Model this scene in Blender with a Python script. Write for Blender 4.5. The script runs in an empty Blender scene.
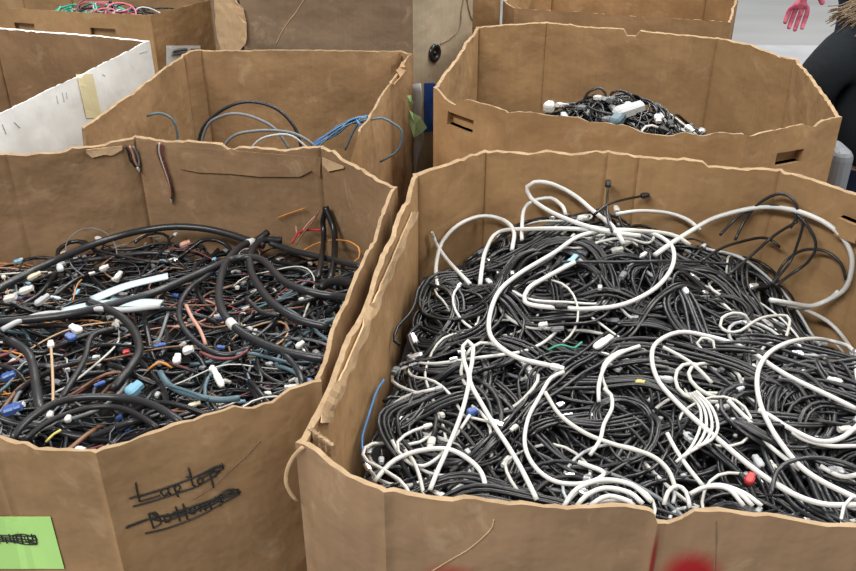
import bpy, bmesh, math, random
import numpy as np
from mathutils import Vector, noise, Matrix
from mathutils.bvhtree import BVHTree

sc = bpy.context.scene
C = sc.collection
random.seed(7)
rng = np.random.default_rng(11)

# ------------------------------------------------------------------ camera
CAM_H, F_PX, PITCH = 1.78, 900.0, math.radians(30)
cam = bpy.data.cameras.new('camera')
cam.sensor_width = 36.0
cam.lens = F_PX / 856 * 36.0
cam.clip_start = 0.02
camo = bpy.data.objects.new('camera', cam)
camo.location = (0, 0, CAM_H)
camo.rotation_euler = (math.radians(90) - PITCH, 0, 0)
C.objects.link(camo)
sc.camera = camo

# ------------------------------------------------------------------ world + lights
w = bpy.data.worlds.new('warehouse_air')
sc.world = w
w.use_nodes = True
w.node_tree.nodes['Background'].inputs['Color'].default_value = (0.97, 0.98, 1.0, 1)
w.node_tree.nodes['Background'].inputs['Strength'].default_value = 0.27

def area(name, loc, size, power, color=(1, .97, .92), aim=None):
    l = bpy.data.lights.new(name, 'AREA')
    l.shape = 'RECTANGLE'; l.size, l.size_y = size
    l.energy = power; l.color = color
    o = bpy.data.objects.new(name, l)
    o.location = loc
    if aim is not None:
        o.rotation_euler = (Vector(aim) - Vector(loc)).to_track_quat('-Z', 'Y').to_euler()
    C.objects.link(o)
    o['label'] = 'long overhead lamp'; o['category'] = 'lamp'
    return o
area('ceiling_or_fill_lamp', (1.8, 3.6, 5.4), (4.5, 0.7), 200, (1, .96, .90), (0.4, 1.9, .9))
area('ceiling_or_fill_lamp', (-1.0, 5.8, 5.4), (4.5, 0.7), 160, (1, .97, .93), (0, 2.2, .9))
area('ceiling_or_fill_lamp', (4.5, 1.0, 5.4), (0.7, 4.5), 165, (1, .96, .90), (0.3, 1.6, .9))
area('ceiling_or_fill_lamp', (-2.6, -1.4, 5.4), (4.5, 0.7), 330, (1, .97, .93), (0, 1.2, .8))  # front fill, added behind the camera to brighten the near faces
area('ceiling_or_fill_lamp', (4.0, 9.0, 5.4), (4.5, 0.7), 260, (.95, .98, 1), (3.5, 7.5, 0))
sc.view_settings.view_transform = 'Standard'
sc.view_settings.look = 'None'
sc.view_settings.exposure = 0.27
sc.view_settings.gamma = 1
sc.view_settings.use_curve_mapping = False

# ------------------------------------------------------------------ helpers
def ray(px, py):
    x = (px - 428) / F_PX; y = -(py - 285.5) / F_PX
    return np.array([x, y * math.sin(PITCH) + math.cos(PITCH), y * math.cos(PITCH) - math.sin(PITCH)])
CAM = np.array([0, 0, CAM_H])
def on(px, py, z=1.0):
    d = ray(px, py); t = (z - CAM_H) / d[2]
    return CAM + d * t

def tag(o, label=None, cat=None, group=None, kind=None):
    if label: o['label'] = label
    if cat: o['category'] = cat
    if group: o['group'] = group
    if kind: o['kind'] = kind
    return o

def mesh_obj(name, V, Fc, mats, parent=None, fmat=None, smooth=True, origin=None, angle=None):
    V = np.asarray(V, dtype=float)
    if origin is None:
        origin = (V.min(0) + V.max(0)) / 2
        origin[2] = V[:, 2].min()
    origin = np.asarray(origin, dtype=float)
    me = bpy.data.meshes.new(name)
    me.from_pydata((V - origin).tolist(), [], Fc if isinstance(Fc, list) else Fc.tolist())
    for m in (mats if isinstance(mats, (list, tuple)) else [mats]):
        me.materials.append(m)
    if fmat is not None:
        me.polygons.foreach_set('material_index', np.asarray(fmat, dtype=np.int32))
    if smooth:
        me.polygons.foreach_set('use_smooth', np.ones(len(me.polygons), dtype=bool))
        if angle: me.set_sharp_from_angle(angle=math.radians(angle))
    me.update()
    o = bpy.data.objects.new(name, me)
    C.objects.link(o)
    if parent is not None:
        o.parent = parent
        o.location = Vector(origin) - world_loc(parent)
    else:
        o.location = origin
    return o
def world_loc(o):
    v = Vector((0, 0, 0))
    while o is not None:
        v += o.location; o = o.parent
    return v

def mat(name, col, rough=.5, spec=.5, metal=0.0, nscale=0, ncol=None, bump=0, bscale=60, coat=0):
    m = bpy.data.materials.new(name); m.use_nodes = True
    nt = m.node_tree; b = nt.nodes['Principled BSDF']
    b.inputs['Base Color'].default_value = (*col, 1)
    b.inputs['Roughness'].default_value = rough
    b.inputs['Specular IOR Level'].default_value = spec
    b.inputs['Metallic'].default_value = metal
    b.inputs['Coat Weight'].default_value = coat
    tc = nt.nodes.new('ShaderNodeTexCoord')
    if nscale or ncol:
        n = nt.nodes.new('ShaderNodeTexNoise'); n.inputs['Scale'].default_value = nscale or 8
        n.inputs['Detail'].default_value = 4
        r = nt.nodes.new('ShaderNodeValToRGB')
        r.color_ramp.elements[0].position = .35; r.color_ramp.elements[1].position = .65
        r.color_ramp.elements[0].color = (*col, 1)
        r.color_ramp.elements[1].color = (*(ncol or [c * .8 for c in col]), 1)
        nt.links.new(tc.outputs['Object'], n.inputs['Vector'])
        nt.links.new(n.outputs['Fac'], r.inputs['Fac'])
        nt.links.new(r.outputs['Color'], b.inputs['Base Color'])
    if bump:
        n2 = nt.nodes.new('ShaderNodeTexNoise'); n2.inputs['Scale'].default_value = bscale
        bp = nt.nodes.new('ShaderNodeBump'); bp.inputs['Strength'].default_value = bump
        bp.inputs['Distance'].default_value = .004
        nt.links.new(tc.outputs['Object'], n2.inputs['Vector'])
        nt.links.new(n2.outputs['Fac'], bp.inputs['Height'])
        nt.links.new(bp.outputs['Normal'], b.inputs['Normal'])
    return m

def cardboard(name, base, sprays=None, rough=.75, wrinkle=.5, scuff=(.50, .37, .235), flute=.6):
    m = bpy.data.materials.new(name); m.use_nodes = True
    nt = m.node_tree; N = nt.nodes; L = nt.links; b = N['Principled BSDF']
    b.inputs['Roughness'].default_value = rough
    b.inputs['Specular IOR Level'].default_value = .25
    tc = N.new('ShaderNodeTexCoord')
    # broad tone variation
    n = N.new('ShaderNodeTexNoise'); n.inputs['Scale'].default_value = 3.2; n.inputs['Detail'].default_value = 5
    r = N.new('ShaderNodeValToRGB')
    r.color_ramp.elements[0].position = .3; r.color_ramp.elements[1].position = .72
    r.color_ramp.elements[0].color = (*[c * .86 for c in base], 1)
    r.color_ramp.elements[1].color = (*[min(1, c * 1.13) for c in base], 1)
    L.new(tc.outputs['Object'], n.inputs['Vector']); L.new(n.outputs['Fac'], r.inputs['Fac'])
    # flute lines (vertical)
    mp = N.new('ShaderNodeMapping'); mp.inputs['Scale'].default_value = (90, 90, 2.0)
    L.new(tc.outputs['Object'], mp.inputs['Vector'])
    n3 = N.new('ShaderNodeTexNoise'); n3.inputs['Scale'].default_value = 1.0; n3.inputs['Detail'].default_value = 2
    L.new(mp.outputs['Vector'], n3.inputs['Vector'])
    mx = N.new('ShaderNodeMix'); mx.data_type = 'RGBA'; mx.blend_type = 'MULTIPLY'
    mr = N.new('ShaderNodeMapRange'); mr.inputs['From Min'].default_value = .3; mr.inputs['From Max'].default_value = .7
    mr.inputs['To Min'].default_value = 1 - .08 * flute; mr.inputs['To Max'].default_value = 1 + .05 * flute
    L.new(n3.outputs['Fac'], mr.inputs['Value'])
    mx.inputs['Factor'].default_value = 1
    L.new(r.outputs['Color'], mx.inputs['A']); L.new(mr.outputs['Result'], mx.inputs['B'])
    # scuffs
    n4 = N.new('ShaderNodeTexNoise'); n4.inputs['Scale'].default_value = 13; n4.inputs['Detail'].default_value = 8
    n4.inputs['Roughness'].default_value = .65; n4.inputs['Distortion'].default_value = .8
    r4 = N.new('ShaderNodeValToRGB'); r4.color_ramp.elements[0].position = .57; r4.color_ramp.elements[1].position = .74
    L.new(tc.outputs['Object'], n4.inputs['Vector']); L.new(n4.outputs['Fac'], r4.inputs['Fac'])
    mf = N.new('ShaderNodeMath'); mf.operation = 'MULTIPLY'; mf.inputs[1].default_value = .45
    L.new(r4.outputs['Color'], mf.inputs[0])
    m2 = N.new('ShaderNodeMix'); m2.data_type = 'RGBA'
    L.new(mf.outputs[0], m2.inputs['Factor']); L.new(mx.outputs['Result'], m2.inputs['A'])
    m2.inputs['B'].default_value = (*scuff, 1)
    last = m2.outputs['Result']
    for (c, rad, col, sharp) in (sprays or []):
        vd = N.new('ShaderNodeVectorMath'); vd.operation = 'SUBTRACT'; vd.inputs[1].default_value = c
        L.new(tc.outputs['Object'], vd.inputs[0])
        sv = N.new('ShaderNodeVectorMath'); sv.operation = 'MULTIPLY'; sv.inputs[1].default_value = (1 / rad[0], .001, 1 / rad[1])
        L.new(vd.outputs[0], sv.inputs[0])
        ln = N.new('ShaderNodeVectorMath'); ln.operation = 'LENGTH'; L.new(sv.outputs[0], ln.inputs[0])
        q = N.new('ShaderNodeMapRange'); q.interpolation_type = 'SMOOTHSTEP'
        q.inputs['From Min'].default_value = 1; q.inputs['From Max'].default_value = sharp
        q.inputs['To Min'].default_value = 0; q.inputs['To Max'].default_value = 1
        L.new(ln.outputs['Value'], q.inputs['Value'])
        m3 = N.new('ShaderNodeMix'); m3.data_type = 'RGBA'
        L.new(q.outputs['Result'], m3.inputs['Factor']); L.new(last, m3.inputs['A'])
        m3.inputs['B'].default_value = (*col, 1)
        last = m3.outputs['Result']
    L.new(last, b.inputs['Base Color'])
    # wrinkle bump
    n5 = N.new('ShaderNodeTexNoise'); n5.inputs['Scale'].default_value = 7; n5.inputs['Detail'].default_value = 4
    n5.inputs['Roughness'].default_value = .45
    L.new(tc.outputs['Object'], n5.inputs['Vector'])
    v = N.new('ShaderNodeTexNoise'); v.inputs['Scale'].default_value = 3.1; v.inputs['Detail'].default_value = 2; v.inputs['Distortion'].default_value = .5
    try: v.noise_type = 'RIDGED_MULTIFRACTAL'
    except Exception: pass
    mp2 = N.new('ShaderNodeMapping'); mp2.inputs['Rotation'].default_value = (.6, .4, .9); mp2.inputs['Location'].default_value = (3.1, 1.7, .4)
    L.new(tc.outputs['Object'], mp2.inputs['Vector']); L.new(mp2.outputs['Vector'], v.inputs['Vector'])
    ad = N.new('ShaderNodeMath'); ad.operation = 'ADD'
    s1 = N.new('ShaderNodeMath'); s1.operation = 'MULTIPLY'; s1.inputs[1].default_value = .30
    L.new(v.outputs['Fac'], s1.inputs[0])
    L.new(n5.outputs['Fac'], ad.inputs[0]); L.new(s1.outputs[0], ad.inputs[1])
    bp = N.new('ShaderNodeBump'); bp.inputs['Strength'].default_value = min(1, wrinkle * 1.25); bp.inputs['Distance'].default_value = .032
    L.new(ad.outputs[0], bp.inputs['Height']); L.new(bp.outputs['Normal'], b.inputs['Normal'])
    return m

M = {}
CB = (.305, .188, .094)
M['card'] = cardboard('corrugated_cardboard', CB)
M['card_in'] = cardboard('cardboard_inner_liner', (.262, .163, .088))
M['card_warm'] = cardboard('warm_cardboard', (.345, .208, .098))
M['card_grey'] = cardboard('greyish_cardboard', (.22, .155, .10))
M['card_white'] = cardboard('white_coated_cardboard', (.78, .80, .80), wrinkle=.2, scuff=(.6, .6, .6), flute=.15)
M['card_wrap'] = cardboard('wrapped_cardboard', (.43, .36, .26), rough=.35, wrinkle=.35)
M['edge'] = mat('torn_cardboard_edge', (.38, .275, .17), .9, .1, nscale=30, ncol=(.29, .20, .12), bump=.8, bscale=120)
M['edge_white'] = mat('white_board_edge', (.85, .84, .80), .8, .2)
M['flap'] = cardboard('torn_pale_liner', (.50, .345, .20), wrinkle=.6, scuff=(.62, .46, .30))
M['black'] = mat('black_cable_jacket', (.009, .0095, .011), .30, .45)
M['black2'] = mat('dark_grey_cable_jacket', (.020, .021, .024), .34, .45)
M['black3'] = mat('charcoal_cable_jacket', (.014, .014, .015), .42, .4)
M['grey'] = mat('grey_cable_jacket', (.14, .15, .16), .45, .5)
M['pgrey'] = mat('pale_grey_cable_jacket', (.38, .40, .41), .45, .5)
M['white'] = mat('white_cable_jacket', (.58, .58, .56), .38, .5)
M['white2'] = mat('off_white_cable_jacket', (.50, .50, .46), .42, .5)
M['cream'] = mat('cream_plastic', (.60, .53, .38), .5)
M['steel'] = mat('bright_steel', (.72, .73, .75), .3, metal=.85)
M['blue'] = mat('blue_plastic', (.035, .085, .27), .4)
M['lblue'] = mat('light_blue_plastic', (.16, .34, .46), .4)
M['bluecab'] = mat('blue_cable_jacket', (.055, .16, .36), .42)
M['slate'] = mat('slate_blue_loom', (.065, .115, .14), .45)
M['teal'] = mat('teal_green_cord', (.03, .42, .30), .5)
M['green'] = mat('green_wire', (.03, .25, .16), .5)
M['red'] = mat('red_wire', (.42, .025, .03), .45)
M['dred'] = mat('dark_red_wire', (.14, .03, .035), .5)
M['pink'] = mat('pink_cord', (.55, .13, .20), .5)
M['brown'] = mat('brown_wire', (.20, .10, .055), .5)
M['tan'] = mat('tan_wire', (.42, .28, .17), .5)
M['orange'] = mat('orange_wire', (.50, .20, .04), .5)
M['yellow'] = mat('yellow_wire', (.55, .48, .12), .5)
M['copper'] = mat('pinkish_wire', (.42, .22, .17), .45)
M['limelabel'] = mat('lime_green_paper', (.42, .72, .23), .7, .2)
M['paper'] = mat('white_paper_label', (.80, .81, .80), .6)
M['ink'] = mat('black_marker_ink', (.012, .011, .010), .55)
M['tapeblue'] = mat('blue_tape', (.015, .085, .36), .45, nscale=30, ncol=(.01, .06, .28))
M['tapeyel'] = mat('yellowed_tape', (.72, .66, .42), .4)
M['film'] = mat('pale_green_film', (.35, .52, .27), .3)
M['cloth_black'] = mat('black_jacket_cloth', (.010, .013, .017), .85, .2, bump=.4, bscale=40)
M['cloth_navy'] = mat('navy_trouser_cloth', (.012, .020, .045), .85, .2, bump=.4, bscale=40)
M['skin'] = mat('skin', (.55, .33, .24), .55)
M['hair'] = mat('long_fair_hair', (.30, .215, .13), .5, nscale=60, ncol=(.13, .085, .05))
M['chair'] = mat('grey_chair_plastic', (.20, .22, .25), .5)
M['darkmass'] = mat('dark_rubber_mound', (.014, .014, .015), .7)  # dark rubber tone of the mound that closes gaps under the cables
M['clear'] = mat('translucent_shrink_wrap', (.75, .78, .80), .2)

# ------------------------------------------------------------------ floor
def floor_mat():
    m = bpy.data.materials.new('polished_concrete'); m.use_nodes = True
    nt = m.node_tree; N = nt.nodes; L = nt.links; b = N['Principled BSDF']
    b.inputs['Roughness'].default_value = .42
    tc = N.new('ShaderNodeTexCoord')
    mp = N.new('ShaderNodeMapping'); mp.inputs['Scale'].default_value = (.5, 1.6, 1)
    n = N.new('ShaderNodeTexNoise'); n.inputs['Scale'].default_value = 1.5; n.inputs['Detail'].default_value = 9
    r = N.new('ShaderNodeValToRGB')
    r.color_ramp.elements[0].position = .3; r.color_ramp.elements[1].position = .7
    r.color_ramp.elements[0].color = (.235, .237, .232, 1); r.color_ramp.elements[1].color = (.31, .312, .305, 1)
    L.new(tc.outputs['Object'], mp.inputs['Vector']); L.new(mp.outputs['Vector'], n.inputs['Vector'])
    L.new(n.outputs['Fac'], r.inputs['Fac']); L.new(r.outputs['Color'], b.inputs['Base Color'])
    return m
fo = mesh_obj('floor', [(-9, -3, -.1), (11, -3, -.1), (11, 14, -.1), (-9, 14, -.1), (-9, -3, 0), (11, -3, 0), (11, 14, 0), (-9, 14, 0)],
              [(0, 3, 2, 1), (4, 5, 6, 7), (0, 1, 5, 4), (1, 2, 6, 5), (2, 3, 7, 6), (3, 0, 4, 7)], floor_mat(), smooth=False)
tag(fo, kind='structure')
# paler band across the floor, and a saw-cut joint
def slab(name, p, z0, z1, m):
    V = [(x, y, z0) for x, y in p] + [(x, y, z1) for x, y in p]
    n = len(p)
    Fc = [tuple(range(n, 2 * n)), tuple(reversed(range(n)))] + [(i, (i + 1) % n, n + (i + 1) % n, n + i) for i in range(n)]
    return mesh_obj(name, V, Fc, m, smooth=False)
tag(slab('trim_1', [(1.6, 6.1), (8.5, 6.0), (8.5, 6.55), (1.6, 6.62)], 0.0, .003,
         mat('pale_floor_band', (.42, .43, .44), .35, nscale=3, ncol=(.33, .34, .35))), kind='structure')
tag(slab('trim_2', [(2.0, 5.2), (2.03, 5.2), (2.62, 11.5), (2.58, 11.5)], 0.0, .004, mat('floor_joint_filler', (.20, .20, .20), .8)), kind='structure')

# ------------------------------------------------------------------ boxes
def frac_noise(x, y, z, s):
    return noise.noise(Vector((x * s, y * s, z * s)))

BOX = {}
def make_box(name, poly, z1, th=.008, bulge=None, lean=None, notches=None, slots=None, mats=None, jitter=.0022, z0=.004, rows=26, rough=1.0, edge_mats=None, creases=None):
    edge_mats = edge_mats or {}; creases = creases or {}
    """poly: outer rim outline, counter-clockwise seen from above. notches: {edge: [(u, dz), ...]} rim profile."""
    mats = mats or [M['card'], M['edge'], M['card_in']]
    n = len(poly); P = [np.array(p[:2], dtype=float) for p in poly]
    nrm = []
    for i in range(n):
        d = P[(i + 1) % n] - P[i]; d = d / np.linalg.norm(d)
        nrm.append(np.array([d[1], -d[0]]))          # outward for CCW
    bulge = bulge or {}; lean = lean or {}; notches = notches or {}; slots = slots or []
    S = []                                            # samples: (edge, u, pos, normal)
    for i in range(n):
        a, b_ = P[i], P[(i + 1) % n]; L_ = np.linalg.norm(b_ - a)
        k = max(3, int(L_ / .014))
        us = set(np.linspace(0, 1, k + 1)[:-1].tolist())
        for uc in creases.get(i, []):
            for q_ in (-.010, -.005, 0, .005, .010): us.add(uc + q_ / L_)
        for q_ in (.005, .010): us.add(q_ / L_); us.add(1 - q_ / L_)
        us = sorted(us)
        for u in us:
            if u == 0:
                nn = nrm[i] + nrm[i - 1]; nn = nn / max(.3, np.dot(nn, nn) / 2)
            else:
                nn = nrm[i]
            S.append((i, u, a + (b_ - a) * u, nn))
    ns = len(S)
    zt = []
    for (i, u, p, nn) in S:
        prof = notches.get(i, [])
        dz = 0
        if prof:
            xs = [q[0] for q in prof]; ys = [q[1] for q in prof]
            dz = float(np.interp(u, xs, ys))
        elif (i - 1) % n in notches and u == 0:
            pr = notches[(i - 1) % n]; dz = pr[-1][1] if pr[-1][0] >= 1 else 0
        dz += jitter * (frac_noise(p[0], p[1], 3, 45) + 0.9 * frac_noise(p[0], p[1], 7, 14)) * 1.5
        zt.append(z1 + dz)
    ts = [1 - (1 - k / rows) ** 1.35 for k in range(rows + 1)]
    ts[-1] = 1.0
    for (e_, a_, b2_, za_, zb_) in slots: ts += [(za_ - z0) / (z1 - z0), (zb_ - z0) / (z1 - z0)]
    ts = sorted(set(ts)); rows = len(ts) - 1
    elen = [float(np.linalg.norm(P[(i + 1) % n] - P[i])) for i in range(n)]
    crz = 1.0
    def disp(i, u, p, z, t):
        w_ = math.sin(math.pi * u) if u > 0 else 0
        we = min(1, w_ * 2.2)
        d = bulge.get(i, .008) * w_ * math.sin(math.pi * min(1, t * .62 + .1)) * (1.0 if t < .8 else 1.0)
        d += rough * we * (.010 * frac_noise(p[0], p[1], z, 4.2) + .0045 * frac_noise(p[0], p[1], z, 11) + .002 * frac_noise(p[0] + 5, p[1], z, 26))
        d += lean.get(i, 0) * max(0, (t - .45) / .55) ** 2 * (w_ ** .5 if w_ > 0 else 0)
        L_ = elen[i]
        for uc in creases.get(i, []) + [0.0, 1.0]:
            d += .0045 * math.exp(-((u - uc) * L_ / .0055) ** 2) * crz
        return d
    tb_ = .955 if min(zt) > z1 - .04 else .7
    V = []
    def vid(shell, s, r): return (shell * ns + s) * (rows + 1) + r
    for shell in (0, 1):
        for s, (i, u, p, nn) in enumerate(S):
            for r, t in enumerate(ts):
                z = z0 + (z1 - z0) * t + (zt[s] - z1) * max(0, (t - tb_) / (1 - tb_))
                d = disp(i, u, p, z, t)
                if shell == 1: d -= th * (1 + (.25 * frac_noise(p[0], p[1], 1, 40) if r == rows else 0))
                q = p + nn * d
                zz = z
                if r == rows and shell == 1: zz = z - .002 + .003 * frac_noise(p[0], p[1], 9, 70)
                V.append((q[0], q[1], zz))
    Fc = []; fm = []
    holes = {}
    for (e, u0, u1, za, zb) in slots:
        ids = [s for s in range(ns) if S[s][0] == e and u0 <= S[s][1] <= u1]
        rr = [r for r in range(rows + 1) if za - 1e-6 <= z0 + (z1 - z0) * ts[r] <= zb + 1e-6]
        if len(ids) < 2 or len(rr) < 2: continue
        for s in ids[:-1]:
            for r in rr[:-1]: holes[(s, r)] = True
        for shell, flip0 in ((0, 0), (1, 1)):
            mp = {}
            def put(q, mi):
                Fc.append(q if not flip0 else q[::-1]); fm.append(mi)
            for s in ids:
                for r in rr:
                    v = np.array(V[vid(shell, s, r)]); v[:2] -= S[s][3] * .024
                    mp[(s, r)] = len(V); V.append(tuple(v))
            for s in ids[:-1]:
                for r in rr[:-1]:
                    put((mp[(s, r)], mp[(s + 1, r)], mp[(s + 1, r + 1)], mp[(s, r + 1)]), 0 if shell == 0 else 2)
            for s in ids[:-1]:
                r = rr[0]; put((vid(shell, s, r), vid(shell, s + 1, r), mp[(s + 1, r)], mp[(s, r)]), 0 if shell == 0 else 2)
                r = rr[-1]; put((mp[(s, r)], mp[(s + 1, r)], vid(shell, s + 1, r), vid(shell, s, r)), 0 if shell == 0 else 2)
            for r in rr[:-1]:
                s = ids[0]; put((vid(shell, s, r), mp[(s, r)], mp[(s, r + 1)], vid(shell, s, r + 1)), 0 if shell == 0 else 2)
                s = ids[-1]; put((mp[(s, r)], vid(shell, s, r), vid(shell, s, r + 1), mp[(s, r + 1)]), 0 if shell == 0 else 2)
    for s in range(ns):
        s2 = (s + 1) % ns
        for r in range(rows):
            if (s, r) not in holes:
                Fc.append((vid(0, s, r), vid(0, s2, r), vid(0, s2, r + 1), vid(0, s, r + 1))); fm.append(edge_mats.get(S[s][0], 0))
            if (s, r) not in holes:
                Fc.append((vid(1, s2, r), vid(1, s, r), vid(1, s, r + 1), vid(1, s2, r + 1))); fm.append(2)
        Fc.append((vid(0, s, rows), vid(0, s2, rows), vid(1, s2, rows), vid(1, s, rows))); fm.append(1)
        Fc.append((vid(0, s2, 0), vid(0, s, 0), vid(1, s, 0), vid(1, s2, 0))); fm.append(1)
    # bottom board
    bi = [vid(1, s, 1) for s in range(ns)]
    Fc.append(tuple(bi)); fm.append(2)
    c = sum(P) / n
    o = mesh_obj(name, V, Fc, mats, fmat=fm, origin=(c[0], c[1], 0), angle=28)
    bv = BVHTree.FromPolygons([Vector(v) for v in V], Fc[:-1])
    BOX[o.name] = dict(o=o, poly=P, bvh=bv, z1=z1)
    return o, BOX[o.name]

def inset(poly, d):
    """poly CCW -> inset outline by d"""
    n = len(poly); out = []
    for i in range(n):
        a, b_, c_ = poly[i - 1], poly[i], poly[(i + 1) % n]
        d1 = (b_ - a) / np.linalg.norm(b_ - a); d2 = (c_ - b_) / np.linalg.norm(c_ - b_)
        n1 = np.array([d1[1], -d1[0]]); n2 = np.array([d2[1], -d2[0]])
        nn = n1 + n2; nn = nn / max(.4, np.dot(nn, nn) / 2)
        out.append(b_ - nn * d)
    return out
def edge_dist(poly, x, y):
    """distance inside the outline (negative = outside) and the inward normal; vectorised for scalars"""
    best = 9; bn = None
    n = len(poly)
    for i in range(n):
        a = poly[i]; b_ = poly[(i + 1) % n]
        dx, dy = b_[0] - a[0], b_[1] - a[1]; L_ = math.hypot(dx, dy)
        s = ((x - a[0]) * (-dy) + (y - a[1]) * dx) / L_
        if s < best: best = s; bn = (-dy / L_, dx / L_)
    return best, bn

def wall_hit(box, px, py, off=.0012):
    d = Vector(ray(px, py)).normalized()
    loc, nr, idx, dist = box['bvh'].ray_cast(Vector(CAM), d)
    if loc is None: return None
    if nr.dot(d) > 0: nr = -nr
    return loc + nr * off, nr

def project_patch(name, box, quad, nu, nv, m, parent, off=.0012, thick=.0008, wob=0):
    """thin sheet glued on the wall; quad = 4 photo corners (tl, tr, br, bl) sampled onto the real surface"""
    V = []; Nn = []
    q = [np.array(p, dtype=float) for p in quad]
    for j in range(nv + 1):
        for i in range(nu + 1):
            u = i / nu; v = j / nv
            p = (q[0] * (1 - u) + q[1] * u) * (1 - v) + (q[3] * (1 - u) + q[2] * u) * v
            h = wall_hit(box, p[0], p[1], off)
            if h is None: h = (Vector(V[-1]) if V else Vector((0, 0, 0)), Vector((0, -1, 0)))
            V.append(tuple(h[0] + h[1] * wob * noise.noise(Vector((i * .7, j * .7, 3)))))
            Nn.append(h[1])
    k = len(V)
    V2 = V + [tuple(Vector(V[i]) + Nn[i] * thick) for i in range(k)]
    Fc = []
    W = nu + 1
    for j in range(nv):
        for i in range(nu):
            a = j * W + i
            Fc.append((k + a, k + a + W, k + a + W + 1, k + a + 1))
            Fc.append((a, a + 1, a + W + 1, a + W))
    rim = [i for i in range(W)] + [j * W + nu for j in range(1, nv + 1)] + [nv * W + i for i in range(nu - 1, -1, -1)] + [j * W for j in range(nv - 1, 0, -1)]
    for a, b_ in zip(rim, rim[1:] + rim[:1]): Fc.append((a, b_, k + b_, k + a))
    return mesh_obj(name, V2, Fc, m, parent, smooth=False)

# ------------------------------------------------------------------ tubes
def resample(P, step):
    P = np.asarray(P, dtype=float)
    n = len(P)
    if n < 3:
        return np.array([P[0] + (P[-1] - P[0]) * t for t in np.linspace(0, 1, max(2, int(np.linalg.norm(P[-1] - P[0]) / step)))])
    Q = np.vstack([2 * P[0] - P[1], P, 2 * P[-1] - P[-2]])
    out = []
    for i in range(n - 1):
        p0, p1, p2, p3 = Q[i], Q[i + 1], Q[i + 2], Q[i + 3]
        k = max(1, int(np.linalg.norm(p2 - p1) / step))
        t = np.linspace(0, 1, k, endpoint=False)[:, None]
        out.append(.5 * ((2 * p1) + (-p0 + p2) * t + (2 * p0 - 5 * p1 + 4 * p2 - p3) * t ** 2 + (-p0 + 3 * p1 - 3 * p2 + p3) * t ** 3))
    out.append(P[-1:])
    return np.vstack(out)
def tube(P, r, sides=7, flat=1.0, V=None, Fc=None, ribs=0):
    """append a tube along P to V, Fc"""
    P = np.asarray(P, dtype=float); n = len(P)
    if V is None: V = []; Fc = []
    T = np.gradient(P, axis=0); T /= (np.linalg.norm(T, axis=1)[:, None] + 1e-12)
    up = np.array([0, 0, 1.0]) if abs(T[0][2]) < .9 else np.array([1.0, 0, 0])
    N_ = np.empty_like(P)
    v = up - T[0] * np.dot(up, T[0]); v /= np.linalg.norm(v)
    for i in range(n):
        v = v - T[i] * np.dot(v, T[i]); v /= (np.linalg.norm(v) + 1e-12); N_[i] = v
    B_ = np.cross(T, N_)
    base = len(V)
    R = np.full(n, r) if np.isscalar(r) else np.asarray(r)
    if ribs: R = R * (1 + .06 * (np.arange(n) % 2))
    a = np.arange(sides) * 2 * math.pi / sides
    ring = P[:, None, :] + R[:, None, None] * (N_[:, None, :] * np.cos(a)[None, :, None] * flat + B_[:, None, :] * np.sin(a)[None, :, None])
    V.extend(map(tuple, ring.reshape(-1, 3)))
    i = np.arange(n - 1)[:, None]; j = np.arange(sides)[None, :]
    a0 = base + i * sides + j; a1 = base + i * sides + (j + 1) % sides
    q = np.stack([a0, a1, a1 + sides, a0 + sides], -1).reshape(-1, 4)
    Fc.extend(map(tuple, q.tolist()))
    Fc.append(tuple(base + k for k in range(sides - 1, -1, -1)))
    Fc.append(tuple(base + (n - 1) * sides + k for k in range(sides)))
    return V, Fc

def prism(center, T, size, m, name, parent, taper=.8, up=None):
    """a moulded plug: body with shoulders and a slimmer nose, along direction T"""
    T = np.asarray(T, float); T /= np.linalg.norm(T) + 1e-9
    up = np.array([0, 0, 1.0]) if abs(T[2]) < .9 else np.array([1.0, 0, 0])
    U = np.cross(T, up); U /= np.linalg.norm(U); W_ = np.cross(U, T)
    L_, wd, hh = size
    V = []; Fc = []
    prof = [(-.5, .45), (-.42, .8), (-.3, 1), (.15, 1), (.18, taper), (.5, taper)]
    for (t, s) in prof:
        for (a, b_) in ((-1, -.6), (-.6, -1), (.6, -1), (1, -.6), (1, .6), (.6, 1), (-.6, 1), (-1, .6)):
            V.append(tuple(np.asarray(center) + T * (t * L_) + U * (a * wd * .5 * s) + W_ * (b_ * hh * .5 * s)))
    k = 8
    for i in range(len(prof) - 1):
        for j in range(k): Fc.append((i * k + j, i * k + (j + 1) % k, (i + 1) * k + (j + 1) % k, (i + 1) * k + j))
    Fc.append(tuple(range(k - 1, -1, -1))); Fc.append(tuple((len(prof) - 1) * k + j for j in range(k)))
    return mesh_obj(name, V, Fc, m, parent, smooth=False)

# ================================================================== the boxes themselves
def pl(*pts): return [tuple(on(*p)[:2]) if len(p) == 2 else (p[0], p[1]) for p in pts]

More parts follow.
